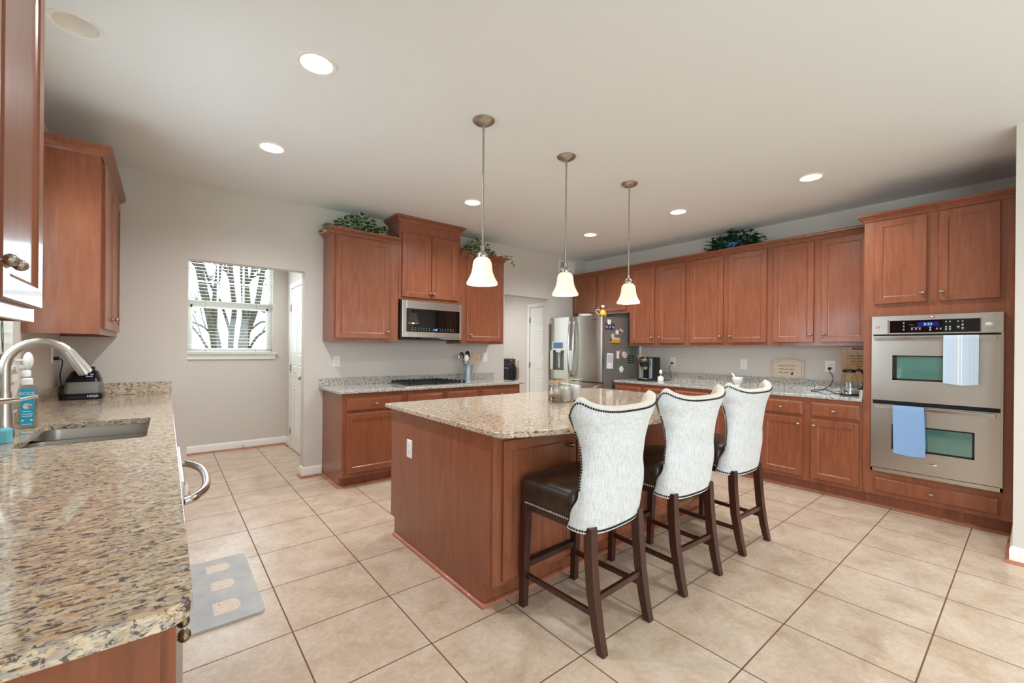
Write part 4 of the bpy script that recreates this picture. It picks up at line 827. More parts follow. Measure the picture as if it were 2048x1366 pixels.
# ---------------------------------------------------------------- ivy
def ivy(name, label, center, rx, ry, h, n, mats, rnd, trail=(), pot=None, leaf=0.04, ytop=None):
    x0, y0, z0 = center; t = thing(name, label, 'plant', center, None)
    lv = MB(); stm = MB()
    OUT = [(0, -0.1), (0.42, 0.02), (0.5, 0.32), (0.30, 0.46), (0.26, 0.62), (0.0, 1.0), (-0.26, 0.62), (-0.30, 0.46), (-0.5, 0.32), (-0.42, 0.02)]
    def leaf_at(p, sz, keep=True):
        az = rnd.uniform(0, 6.28); tl = rnd.uniform(-0.5, 1.0); d = Vector((math.cos(az) * math.cos(tl), math.sin(az) * math.cos(tl), -math.sin(tl) * 0.6 + 0.1)).normalized()
        sd = d.cross(Vector((rnd.uniform(-.5, .5), rnd.uniform(-.5, .5), 1))).normalized(); up = sd.cross(d)
        ctr = p + d * sz * 0.35 + up * sz * 0.10
        o = [p + sd * (a * sz) + d * (b * sz) + up * (-abs(a) * sz * 0.25) for a, b in OUT]; i = [ctr + (q - ctr) * 0.68 + up * 0.0006 for q in o]
        if keep:
            for q in o + i + [ctr]: q.z = max(q.z, z0 + 0.003); q.y = min(q.y, 2.482); q.x = min(q.x, 4.842)
        m_ = len(o); lv.add(o + i + [ctr], [(k, (k + 1) % m_, m_ + (k + 1) % m_, m_ + k) for k in range(m_)], 1); b = len(lv.v) - (2 * m_ + 1)
        for k in range(m_): lv.f.append([b + m_ + k, b + m_ + (k + 1) % m_, b + 2 * m_]); lv.m.append(0)
    for k in range(n):
        while True:
            a, b, c = rnd.uniform(-1, 1), rnd.uniform(-1, 1), rnd.uniform(0, 1)
            if 0.35 < a * a + b * b * 0.8 + c * c < 1: break
        hh = h * (1 - 0.45 * abs(a) ** 2)
        leaf_at(Vector((x0 + a * rx, y0 + b * ry, z0 + 0.012 + c * hh)), leaf * rnd.uniform(0.7, 1.15))
    for k in range(max(10, n // 14)):
        a, b = rnd.uniform(-.85, .85), rnd.uniform(-.8, .8)
        stm.tube(spline([(x0 + a * rx * 0.3, y0 + b * ry * 0.4, z0 + 0.008), (x0 + a * rx * 0.7, y0 + b * ry * 0.8, z0 + h * 0.5), (x0 + a * rx, y0 + b * ry, z0 + 0.35 * h)], 4), 0.0022, 5)
    for pts in trail:
        sp_ = spline(pts, 5); stm.tube(sp_, 0.0022, 5)
        for q in sp_[2::2]: leaf_at(q, leaf * 0.95, False)
    lv.build('leaves', mats, t, recalc=False); stm.build('stems', 'stem', t, smooth=60)
    if pot: MB().lathe([(pot * 0.75, z0), (pot * 0.95, z0 + 0.10), (pot * 1.06, z0 + 0.102), (pot * 1.06, z0 + 0.125), (pot * 0.95, z0 + 0.125), (pot * 0.9, z0 + 0.11)], (x0, y0, 0), (0, 0, 1), 24).build('pot', 'pot_blue', t, smooth=40)
    return t
ZT = 2.441
ivy('ivy_garland', 'variegated ivy lying on the cabinet left of the microwave', (1.09, 2.30, ZT), 0.385, 0.13, 0.255, 300, ['leaf', 'leaf_edge'], random.Random(5), [[(0.80, 2.3, 2.5), (0.76, 2.3, 2.52), (0.735, 2.31, 2.50)]], leaf=0.066)
ivy('ivy_garland', 'variegated ivy trailing over the cabinet right of the microwave', (2.575, 2.30, ZT), 0.30, 0.13, 0.235, 300, ['leaf', 'leaf_edge'], random.Random(9), [[(2.84, 2.22, 2.5), (2.93, 2.11, 2.50), (2.985, 2.09, 2.43), (3.0, 2.09, 2.36)], [(2.4, 2.2, 2.5), (2.38, 2.11, 2.50), (2.375, 2.10, 2.44), (2.37, 2.10, 2.39)]], leaf=0.056)
ivy('potted_ivy', 'dark green ivy in a blue pot on the oven-wall cabinets', (4.665, 0.085, ZT), 0.12, 0.36, 0.29, 420, ['leaf_dark', 'leaf_dark'], random.Random(11), [], pot=0.075, leaf=0.05)
# ---------------------------------------------------------------- outlets and switches
def outlet(label, F, a, z, w=0.072, h=0.118, kind='outlet', b=0.0):
    t = thing('wall_outlet' if kind == 'outlet' else 'light_switch', label, 'outlet' if kind == 'outlet' else 'light switch', F(a, b, z))
    MB().nested(F, a - w / 2, a + w / 2, z - h / 2, z + h / 2, [(0, b), (0, b + 0.003), (0.004, b + 0.006)]).build('cover_plate', 'plastic_white', t)
    if kind == 'outlet':
        for dz in (0.021, -0.021):
            r = MB().lathe([(0.0165, b + 0.006), (0.0165, b + 0.0075)], F(a, 0, z + dz), F.d, 20); ro = r.build('receptacle', 'plastic_white', t)
            s = MB()
            for da in (-0.006, 0.006): s.box(a + da - 0.0012, a + da + 0.0012, b + 0.0075, b + 0.0079, z + dz - 0.001, z + dz + 0.007, F=F)
            s.lathe([(0.0022, b + 0.0075), (0.0022, b + 0.0079)], F(a, 0, z + dz - 0.008), F.d, 8); s.build('slots', 'slot', ro)
    else: MB().box(a - 0.016, a + 0.016, b + 0.006, b + 0.009, z - 0.032, z + 0.032, F=F).build('rocker', 'plastic_white', t, bevel=(0.002, 1))
    return t
outlet('white outlet on the wall left of the cooktop', FB, 0.932, 1.166)
outlet('white switch plate behind the utensil canister', FB, 2.845, 1.198, kind='switch')
outlet('white outlet with the coffee maker plugged in', FO, 0.939, 1.164)
outlet('white empty outlet above the mortar', FO, 0.033, 1.158)
outlet('large white outlet with the kettle cord plugged in', FO, -0.815, 1.164, 0.092, 0.124)
FE = Fr((0.794, 0, 0), (0, 1, 0), (-1, 0, 0))
outlet('white outlet on the end panel of the island', FE, 0.461, 0.645)
lo2 = outlet('white outlet on the sink wall beside the blender base', FL, 2.2, 1.235)
# ---------------------------------------------------------------- vent
vt_ = thing('air_vent', 'white louvered air vent high on the wall beside the refrigerator', 'vent', FB(4.395, 0, 2.605), None)
v = MB()
for q in ((4.216, 4.250, 2.512, 2.698), (4.372, 4.576, 2.512, 2.698), (4.250, 4.372, 2.512, 2.535), (4.250, 4.372, 2.675, 2.698)): v.box(q[0], q[1], 0.0005, 0.012, q[2], q[3], F=FB)
v.build('frame', 'white', vt_, bevel=(0.002, 1))
MB().box(4.25, 4.372, 0.0006, 0.002, 2.535, 2.675, F=FB).build('backing', 'slot', vt_)
sl = MB()
for k in range(7): z = 2.543 + 0.02 * k; sl.loft([[FB(4.25, b, zz) for b, zz in ((0.002, z), (0.004, z - 0.001), (0.011, z + 0.008), (0.009, z + 0.009))], [FB(4.372, b, zz) for b, zz in ((0.002, z), (0.004, z - 0.001), (0.011, z + 0.008), (0.009, z + 0.009))]])
sl.build('louvers', 'white', vt_)
# ---------------------------------------------------------------- cooktop counter: canister and utensils
cn = Vector((2.455, 2.30, 0.914))
one(MB().lathe([(0.046, 0), (0.047, 0.004), (0.050, 0.06), (0.0505, 0.07), (0.053, 0.13), (0.0535, 0.14), (0.058, 0.205), (0.060, 0.21), (0.0585, 0.212), (0.055, 0.205), (0.044, 0.008), (0.001, 0.007)], cn, (0, 0, 1), 32), 'utensil_canister', 'galv', 'galvanized metal canister holding cooking utensils', 'canister', cn, smooth=40)
GUT = 'cooking utensils in the canister'
def utensil(name, label, cat, lean, az, L, head, m, hm=None):
    d = Vector((math.sin(lean) * math.cos(az), math.sin(lean) * math.sin(az), math.cos(lean))); p = cn + Vector((d.x * 0.06, d.y * 0.06, 0.015)) ; e = p + d * L
    t = thing(name, label, cat, p, GUT); MB().tube([p, p + d * (L - 0.06)], 0.0045, 8).build('handle', m, t, smooth=60)
    side = Vector((0.72, -0.69, 0)); side = (side - d * side.dot(d)).normalized(); nrm = side.cross(d)
    hb = MB(); c = e - d * 0.03
    if head == 'spoon':
        rr = []
        for i in range(9):
            q = -1 + 2 * i / 8; w = max(0.001, math.sqrt(max(0, 1 - q * q))); rr.append([c + d * (q * 0.045) + side * (w * 0.029 * math.cos(2 * math.pi * k / 12)) + nrm * (w * 0.009 * math.sin(2 * math.pi * k / 12)) for k in range(12)])
        hb.loft(rr)
    elif head == 'turner':
        for k in range(5): 
            o = -0.028 + 0.014 * k; hb.loft([[c + d * u + side * (o + a) + nrm * b for a, b in ((-0.0045, -0.002), (0.0045, -0.002), (0.0045, 0.002), (-0.0045, 0.002))] for u in (-0.045, 0.045)])
        for u0, u1 in ((-0.055, -0.043), (0.043, 0.055)): hb.loft([[c + d * u + side * a + nrm * b for a, b in ((-0.034, -0.002), (0.034, -0.002), (0.034, 0.002), (-0.034, 0.002))] for u in (u0, u1)])
    else:
        for k in range(6):
            an = math.pi * k / 6; hb.tube(spline([c - d * 0.06, c + d * 0.0 + (side * math.cos(an) + nrm * math.sin(an)) * 0.024, c + d * 0.05, c + d * 0.0 - (side * math.cos(an) + nrm * math.sin(an)) * 0.024, c - d * 0.06], 5), 0.0013, 5)
    hb.build('head', hm or m, t, smooth=50); return t
utensil('serving_spoon', 'black serving spoon at the left of the canister', 'spoon', 0.22, 2.4, 0.335, 'spoon', 'black')
utensil('serving_spoon', 'black serving spoon standing at the back of the canister', 'spoon', 0.12, 1.2, 0.345, 'spoon', 'black')
utensil('mixing_spoon', 'pale grey spoon in front of the black spoons', 'spoon', 0.14, 3.6, 0.30, 'spoon', 'plastic_white')
utensil('slotted_turner', 'slotted brown turner leaning right in the canister', 'spatula', 0.20, -0.6, 0.305, 'turner', 'tan_wood')
utensil('wooden_spoon', 'wooden spoon leaning far right in the canister', 'spoon', 0.33, -0.25, 0.33, 'spoon', 'tan_wood')
utensil('wire_whisk', 'thin wire whisk at the left of the canister', 'whisk', 0.30, 2.9, 0.31, 'whisk', 'steel_h')
# ---------------------------------------------------------------- oven-wall counter items
ZC = 0.914
cm = thing('coffee_maker', 'black and silver pod coffee maker beside the refrigerator', 'coffee maker', (4.51, 1.09, ZC))
MB().loft([[Vector((x, y, ZC + z)) for x, y in rrect(4.36, 4.66, 1.0, 1.18, 0.03, 5)] for z in (0, 0.028)]).build('base', 'black', cm, bevel=(0.004, 2))
MB().loft([[Vector((x, y, ZC + z)) for x, y in rrect(4.47, 4.66, 1.0, 1.18, 0.025, 5)] for z in (0.028, 0.295)] + [[Vector((x, y, ZC + 0.308)) for x, y in rrect(4.48, 4.65, 1.01, 1.17, 0.02, 5)]]).build('body', 'black', cm, smooth=40)
MB().box(4.458, 4.472, 1.012, 1.052, ZC + 0.028, ZC + 0.29).build('silver_column', 'galv', cm, bevel=(0.004, 2)); MB().box(4.458, 4.472, 1.142, 1.168, ZC + 0.028, ZC + 0.25).build('silver_column', 'galv', cm, bevel=(0.004, 2))
hd_ = MB().lathe([(0.001, -0.06), (0.05, -0.058), (0.060, -0.045), (0.062, 0.03), (0.055, 0.05), (0.001, 0.052)], (4.425, 1.105, ZC + 0.245), (-0.35, 0, 1), 28); hd_.build('brew_head', 'black', cm, smooth=45)
MB().lathe([(0.0635, 0.018), (0.0645, 0.022), (0.0645, 0.045), (0.0565, 0.0575), (0.03, 0.062), (0.001, 0.063)], (4.425, 1.105, ZC + 0.245), (-0.35, 0, 1), 28, cap=False).build('lid', 'bronze', cm, smooth=45)
MB().lathe([(0.042, -0.085), (0.046, -0.05)], (4.425, 1.105, ZC + 0.235), (-0.1, 0, 1), 24).build('pod_holder', 'nickel', cm, smooth=45)
MB().tube(spline([(4.39, 1.05, ZC + 0.28), (4.36, 1.06, ZC + 0.33), (4.37, 1.105, ZC + 0.35), (4.36, 1.15, ZC + 0.33), (4.39, 1.16, ZC + 0.28)], 5), 0.005, 8).build('handle', 'chrome', cm, smooth=60)
MB().lathe([(0.05, ZC + 0.0282), (0.048, ZC + 0.033)], (4.415, 1.09, 0), (0, 0, 1), 24).build('drip_tray', 'nickel', cm)
def cord(name, label, pts, plug, m='rubber'):
    t = thing(name, label, 'cord', pts[0]); MB().tube(spline(pts, 8), 0.0035, 8).build('cable', m, t, smooth=60)
    F, a, b, z = plug; MB().box(a - 0.013, a + 0.013, b, b + 0.026, z - 0.012, z + 0.012, F=F).build('plug', m, t, bevel=(0.004, 2)); return t
cord('power_cord', 'short black cord from the coffee maker outlet', [(4.81, 0.939, 1.14), (4.80, 0.955, 1.10), (4.81, 0.965, 1.06), (4.795, 0.94, 1.01), (4.79, 0.925, 0.955), (4.77, 0.945, 0.922), (4.72, 1.0, 0.918), (4.665, 1.06, 0.918)], (FO, 0.939, 0.0085, 1.143))
cord('power_cord', 'long black cord looping from the outlet to the kettle', [(4.81, -0.815, 1.14), (4.80, -0.825, 1.11), (4.76, -0.86, 1.06), (4.72, -0.855, 0.99), (4.68, -0.80, 0.935), (4.64, -0.77, 0.919), (4.60, -0.745, 0.918), (4.615, -0.715, 0.918), (4.69, -0.735, 0.93), (4.66, -0.83, 0.935), (4.55, -0.92, 0.918), (4.47, -0.985, 0.918)], (FO, -0.815, 0.0085, 1.143))
bh = thing('dish_brush_holder', 'white ribbed brush holder with a scrub brush beside the coffee maker', 'brush holder', (4.50, 0.905, ZC))
rb = MB(); n = 36; rings = []
for z, r in ((0, 0.033), (0.006, 0.037), (0.05, 0.037), (0.062, 0.033), (0.062, 0.028), (0.02, 0.026)):
    rings.append([Vector((4.50 + (r + 0.0012 * (k % 2) * (r > 0.03)) * math.cos(2 * math.pi * k / n), 0.905 + (r + 0.0012 * (k % 2) * (r > 0.03)) * math.sin(2 * math.pi * k / n), ZC + z)) for k in range(n)])
rb.loft(rings).build('cup', 'ceramic', bh, smooth=30)
bb_ = MB().tube([(4.50, 0.905, ZC + 0.025), (4.50, 0.905, ZC + 0.075)], [0.018, 0.014], 12); bb_.ball((4.50, 0.905, ZC + 0.12), 0.021, sz=1.45, n=16, k=10); bb_.build('brush', 'plastic_white', bh, smooth=60)
mt = thing('mortar', 'white marble mortar on the oven-wall counter', 'mortar', (4.60, -0.005, ZC))
MB().lathe([(0.034, 0), (0.036, 0.006), (0.028, 0.016), (0.032, 0.024), (0.048, 0.045), (0.056, 0.075), (0.058, 0.100), (0.056, 0.103), (0.050, 0.100), (0.042, 0.06), (0.02, 0.04), (0.001, 0.038)], (4.60, -0.005, ZC), (0, 0, 1), 32).build('bowl', 'marble', mt, smooth=40)
one(MB().tube([(4.595, -0.01, ZC + 0.055), (4.60, 0.02, ZC + 0.09), (4.61, 0.05, ZC + 0.13), (4.612, 0.062, ZC + 0.145)], [0.014, 0.010, 0.011, 0.006], 12), 'pestle', 'marble', 'white marble pestle leaning in the mortar', 'pestle', (4.60, 0.0, ZC + 0.055), smooth=60)
# plaque
pq = thing('wooden_plaque', 'small pale maple cutting board plaque with burnt lettering', 'plaque', FO(-0.432, 0.01, 1.016))
ol = [(-0.277, 1.205)] + [(-0.277 - 0.31 * k / 16, 1.205 + 0.026 * math.sin(math.pi * k / 16)) for k in range(1, 16)] + [(-0.587, 1.205), (-0.587, 1.036)] + [(-0.587 + 0.31 * k / 16, 1.036 - 0.019 * math.sin(math.pi * k / 16)) for k in range(1, 16)] + [(-0.277, 1.036)]
MB().plate(ol, [], 0.003, 0.021, FO).build('board', 'maple', pq, bevel=(0.003, 2))
gv = MB()
gp = [FO(-0.432 + (a + 0.432) * 0.88, 0.0212, 1.12 + (z - 1.12) * 0.86) for a, z in ol]; gv.tube(gp + gp[:2], 0.0014, 4, cap=False); gv.build('groove', 'tan_wood', pq)
def scribble(F, a0, z, length, b, rnd, amp=0.006, th=0.0012, words=3, sgn=None):
    """burnt handwriting, too small to read in the photograph"""
    mb = MB(); sgn = sgn or F.sgn(); a = 0.0
    while a < length:
        wl = rnd.uniform(0.03, 0.06); pts = []; k = 0
        while k < wl and a + k < length:
            h = amp * (1.7 if rnd.random() < 0.18 else 1) * rnd.uniform(0.5, 1); pts += [F(a0 + sgn * (a + k), b, z), F(a0 + sgn * (a + k + 0.003), b, z + h)]; k += 0.0062
        if len(pts) > 3: mb.tube(spline(pts, 3), th, 4, flat=1.0)
        a += wl + 0.010
    return mb
rs = random.Random(2)
for k, (a, L) in enumerate(((-0.345, 0.165), (-0.35, 0.15), (-0.35, 0.095))): scribble(FO, a, 1.155 - 0.038 * k, L, 0.0215, rs).build('handwriting', 'ink', pq)
em = MB().lathe([(0.008, 0.021), (0.007, 0.0222)], FO(-0.480, 0, 1.083), FO.d, 10); em.lathe([(0.011, 0.021), (0.01, 0.0222)], FO(-0.476, 0, 1.068), FO.d, 12, sx=0.9, sy=1.2); em.build('small_motif', 'ink', pq)
# large bamboo cutting board
cb = thing('cutting_board', 'large bamboo cutting board standing against the wall behind the kettle', 'cutting board', FO(-1.06, 0.03, 1.016))
MB().plate(rrect(-1.205, -0.912, 1.0165, 1.37, 0.012, 4), [rrect(-1.13, -0.998, 1.338, 1.356, 0.0085, 5)], 0.003, 0.022, FO).build('board', 'bamboo', cb, bevel=(0.002, 2))
MB().box(-0.958, -0.9555, 0.022, 0.0226, 1.03, 1.36, F=FO).build('groove', 'tan_wood', cb)
for k, (a, L) in enumerate(((-0.985, 0.19), (-1.0, 0.17), (-0.99, 0.19), (-1.005, 0.16), (-1.03, 0.13))): scribble(FO, a, 1.272 - 0.026 * k, L, 0.0225, rs, 0.009 if k < 2 else 0.006).build('handwriting', 'ink', cb)
# kettle
kt = thing('electric_kettle', 'clear glass electric kettle with black handle by the ovens', 'kettle', (4.43, -1.065, ZC)); kx, ky = 4.43, -1.065
MB().lathe([(0.070, ZC), (0.072, ZC + 0.012), (0.068, ZC + 0.018)], (kx, ky, 0), (0, 0, 1), 32).build('power_base', 'black', kt, smooth=40)
MB().lathe([(0.070, ZC + 0.019), (0.071, ZC + 0.045)], (kx, ky, 0), (0, 0, 1), 32).build('steel_ring', 'steel_h', kt, smooth=40)
kp = [(0.070, 0.046), (0.070, 0.07), (0.066, 0.12), (0.058, 0.17), (0.050, 0.20), (0.046, 0.215)]
MB().lathe([(r, ZC + z) for r, z in kp] + [(r - 0.003, ZC + z) for r, z in kp[::-1]], (kx, ky, 0), (0, 0, 1), 32, cap=False).build('glass_jug', 'glass', kt, smooth=60)
MB().lathe([(0.066, ZC + 0.047), (0.066, ZC + 0.07), (0.063, ZC + 0.105), (0.001, ZC + 0.1055)], (kx, ky, 0), (0, 0, 1), 28).build('water', 'water', kt, smooth=40)
MB().lathe([(0.047, ZC + 0.212), (0.049, ZC + 0.222), (0.046, ZC + 0.236), (0.02, ZC + 0.243), (0.001, ZC + 0.243)], (kx, ky, 0), (0, 0, 1), 28).build('lid', 'black', kt, smooth=40)
MB().loft([[Vector((kx - 0.02 * s_ + c_[0], ky + c_[1], ZC + 0.222 + dz)) for c_, dz in (((-0.045, 0.02), -0.006), ((-0.075, 0.035), 0.004), ((-0.045, 0.045), -0.006), ((-0.04, 0.03), 0.012))] for s_ in (0, 0.2)]).build('spout', 'black', kt)
hdv = Vector((0.25, -0.97, 0)); hp = [Vector((kx, ky, ZC + 0.232)) + hdv * 0.035, Vector((kx, ky, ZC + 0.236)) + hdv * 0.075, Vector((kx, ky, ZC + 0.20)) + hdv * 0.105, Vector((kx, ky, ZC + 0.13)) + hdv * 0.108, Vector((kx, ky, ZC + 0.075)) + hdv * 0.098, Vector((kx, ky, ZC + 0.055)) + hdv * 0.072]
MB().tube(spline(hp, 5), 0.0125, 10).build('handle', 'black', kt, smooth=60)
# ---------------------------------------------------------------- towels
def towel(label, F, a0, a1, zf, zb, bar_z, b_in, b_out, mats, bands=None, skew=0.0, rnd=random.Random(1)):
    mb = MB(); nA = 24; prof = []; th = 0.005
    zt = bar_z + 0.016
    for k in range(15): prof.append((b_out + 0.004, zf + (zt - 0.006 - zf) * k / 14))
    prof += [(b_out + 0.001, zt), (b_in + 0.001, zt + 0.001), (b_in - 0.004, zt - 0.006)]
    for k in range(1, 8): prof.append((b_in - 0.004, zt - 0.006 - (zt - 0.006 - zb) * k / 7))
    for off in (0, th):
        for i in range(nA + 1):
            u = i / nA; ph = math.sin(u * 9 + 1) * 0.5 + math.sin(u * 21) * 0.25
            for j, (b, z) in enumerate(prof):
                low = max(0, (zt - z) / (zt - zf)); front = j < 16
                bb = b + (off if front else (-off if j > 17 else 0)) + (0.004 * ph * low if front else 0); zz = z + (off if 15 <= j <= 17 else 0) + (0.006 * math.sin(u * 5 + 2) * low * (1 if j == 0 else 0.4))
                a = a0 + (a1 - a0) * u + skew * low * (a1 - a0) * (0.5 if u > 0.5 else 0.3)
                mb.v.append(F(a, bb, zz))
    n = len(prof); o = (nA + 1) * n
    for i in range(nA):
        bi = 0
        if bands:
            um = (i + 0.5) / nA
            bi = 1 if any(l <= um <= h for l, h in bands) else 0
        for j in range(n - 1):
            for q in (0, o): mb.f.append([q + i * n + j, q + (i + 1) * n + j, q + (i + 1) * n + j + 1, q + i * n + j + 1]); mb.m.append(bi)
        for j in (0, n - 1): mb.f.append([i * n + j, (i + 1) * n + j, o + (i + 1) * n + j, o + i * n + j]); mb.m.append(bi)
    for i in (0, nA):
        for j in range(n - 1): mb.f.append([i * n + j, i * n + j + 1, o + i * n + j + 1, o + i * n + j]); mb.m.append(0)
    return one(mb, 'dish_towel', mats, label, 'towel', F((a0 + a1) / 2, b_out, bar_z), 'dish towels on the oven bars', smooth=60)
towel('pale blue striped dish towel on the upper oven bar', FO, -1.705, -1.888, 1.078, 1.18, 1.426, 0.704, 0.722, ['towel_stripe', 'print_white'], [(0.40, 0.46), (0.50, 0.56)])
towel('plain blue dish towel on the lower oven bar', FO, -1.418, -1.602, 0.495, 0.56, 0.862, 0.704, 0.722, ['towel_blue'], None, 0.12)
# ---------------------------------------------------------------- magnets
def magnet(label, F, poly, b0, b1, m, cat='magnet', name='magnet', group='magnets on the refrigerator', extra=None):
    c = sum((Vector((a, z)) for a, z in poly), Vector((0, 0))) / len(poly)
    if not extra: return one(MB().plate(poly, [], b0, b1, F), name, m, label, cat, F(c[0], b0, c[1]), group, bevel=(0.0015, 1) if b1 - b0 > 0.004 else None)
    t = thing(name, label, cat, F(c[0], b0, c[1]), group); MB().plate(poly, [], b0, b1, F).build('backing', m, t)
    for nm, pl, q0, q1, mm in extra: MB().plate(pl, [], q0, q1, F).build(nm, mm, t)
    return t
def quad(x0, x1, z0, z1, rot=0.0):
    cx, cz = (x0 + x1) / 2, (z0 + z1) / 2; return [(cx + (x - cx) * math.cos(rot) - (z - cz) * math.sin(rot), cz + (x - cx) * math.sin(rot) + (z - cz) * math.cos(rot)) for x, z in ((x0, z0), (x1, z0), (x1, z1), (x0, z1))]
def ell(cx, cz, rx, rz, n=18, w=0, k=5): return [(cx + rx * (1 + w * math.cos(k * t)) * math.cos(t), cz + rz * (1 + w * math.cos(k * t)) * math.sin(t)) for t in [2 * math.pi * i / n for i in range(n)]]
FS = Fr((0, 1.459, 0), (1, 0, 0), (0, -1, 0))
magnet('blue group photo at the top of the refrigerator side', FS, quad(4.062, 4.255, 1.582, 1.674), 0.001, 0.0022, 'photo_navy', 'photo', 'photo_print', extra=[('printed_people', ell(4.078 + 0.0226 * k, 1.628 - 0.012 * (k % 2), 0.0085, 0.011, 10), 0.0022, 0.0026, ('photo_skin', 'paper', 'photo_coat')[k % 3]) for k in range(8)] + [('printed_coats', quad(4.066, 4.251, 1.597, 1.617), 0.0022, 0.0024, 'photo_coat')])
magnet('white clip magnet holding the blue group photo', FS, quad(4.108, 4.172, 1.655, 1.718, 0.05), 0.0024, 0.009, 'plastic_white')
magnet('white note square below the blue group photo', FS, quad(4.284, 4.350, 1.527, 1.585, -0.1), 0.001, 0.0022, 'paper', 'note', 'note')
magnet('small tilted cream tag at the upper right of the refrigerator side', FS, quad(4.372, 4.448, 1.568, 1.596, -0.45), 0.001, 0.006, 'clear_seal')
magnet('sunset photo in the middle of the refrigerator side', FS, quad(4.16, 4.38, 1.388, 1.480), 0.001, 0.0022, 'photo_gold', 'photo', 'photo_print', extra=[('printed_sky', quad(4.255, 4.379, 1.455, 1.479), 0.0022, 0.0025, 'photo_skin'), ('printed_ground', quad(4.161, 4.379, 1.389, 1.412), 0.0022, 0.0025, 'photo_ground'), ('printed_trees', quad(4.161, 4.20, 1.43, 1.479), 0.0022, 0.0025, 'photo_coat')])
magnet('tilted cream magnet holding the sunset photo', FS, quad(4.19, 4.25, 1.452, 1.528, 0.25), 0.0024, 0.009, 'shell')
magnet('narrow white strip beside the pink rosette magnet', FS, quad(4.312, 4.362, 1.196, 1.300), 0.001, 0.004, 'paper')
magnet('pink scalloped rosette magnet', FS, ell(4.475, 1.245, 0.052, 0.046, 30, 0.07, 7), 0.001, 0.017, 'shell')
magnet('tilted brown wooden clip magnet above the rosette', FS, quad(4.372, 4.408, 1.255, 1.325, -0.4), 0.0042, 0.013, 'clip_brown')
magnet('black framed square magnet near the coffee maker', FS, quad(4.578, 4.695, 1.132, 1.238), 0.001, 0.007, 'black', extra=[('light_line', quad(4.59, 4.68, 1.15 + 0.03 * k, 1.158 + 0.03 * k, 0.03), 0.007, 0.0076, 'icon') for k in range(3)])
magnet('long white and mauve list pad on the refrigerator side', FS, quad(4.10, 4.228, 1.062, 1.268, -0.04), 0.001, 0.007, 'paper', 'note pad', 'note_pad', extra=[('printed_header', quad(4.108, 4.218, 1.14, 1.25, -0.04), 0.007, 0.0076, 'pad_pink')])
magnet('white flower shaped magnet low on the refrigerator side', FS, ell(4.415, 1.048, 0.045, 0.042, 30, 0.16, 6), 0.001, 0.007, 'plastic_white')
GM = 'magnets on the double oven'
for lab, a, z, ra, rz, m in (('peach oval magnet at the left end of the oven control panel', -1.311, 1.526, 0.014, 0.012, 'egg_tan'), ('red and white oval magnet above the oven clock', -1.636, 1.594, 0.017, 0.0085, 'red'), ('pale green oval magnet at the right end of the oven control panel', -1.936, 1.524, 0.023, 0.017, 'green_wh')):
    t = thing('magnet', lab, 'magnet', FO(a, 0.672, z), GM); MB().lathe([(1, 0.672), (1, 0.676), (0.75, 0.681), (0.01, 0.683)], FO(a, 0, z), FO.d, 22, sx=rz, sy=ra).build('body', m, t, smooth=40)
    if m != 'egg_tan': MB().lathe([(0.6, 0.6815), (0.5, 0.684), (0.01, 0.6845)], FO(a, 0, z), FO.d, 18, sx=rz, sy=ra).build('center', 'plastic_white', t, smooth=40)
# ---------------------------------------------------------------- on the refrigerator
gb = thing('floral_tin', 'round pale floral tin on top of the refrigerator', 'tin', (4.22, 1.945, 1.756))
MB().lathe([(0.095, 1.756), (0.099, 1.762), (0.099, 1.82), (0.097, 1.826)], (4.22, 1.945, 0), (0, 0, 1), 32).build('body', 'tin_floral', gb, smooth=40)
MB().lathe([(0.101, 1.8265), (0.101, 1.838), (0.09, 1.843), (0.001, 1.845)], (4.22, 1.945, 0), (0, 0, 1), 32).build('lid', 'clear_plastic', gb, smooth=40)
pc = thing('figurine_stand_in', 'small yellow ceramic pitcher standing in for a figurine on the refrigerator', 'pitcher', (4.10, 1.53, 1.756))  # generic pitcher made up in place of a small yellow figurine
MB().lathe([(0.040, 1.756), (0.050, 1.77), (0.048, 1.80), (0.034, 1.835), (0.022, 1.85)], (4.10, 1.53, 0), (0, 0, 1), 24).build('body', 'yellow', pc, smooth=60)
MB().lathe([(0.021, 1.8505), (0.019, 1.862), (0.022, 1.872)], (4.10, 1.53, 0), (0, 0, 1), 20).build('neck', 'red', pc, smooth=60)
MB().ball((4.10, 1.53, 1.895), 0.023, n=16, k=10).build('stopper', 'green_wh', pc, smooth=60)
MB().tube(spline([(4.075, 1.56, 1.845), (4.055, 1.60, 1.86), (4.06, 1.615, 1.83), (4.075, 1.585, 1.79)], 6), 0.006, 8).build('handle', 'clear_seal', pc, smooth=60)
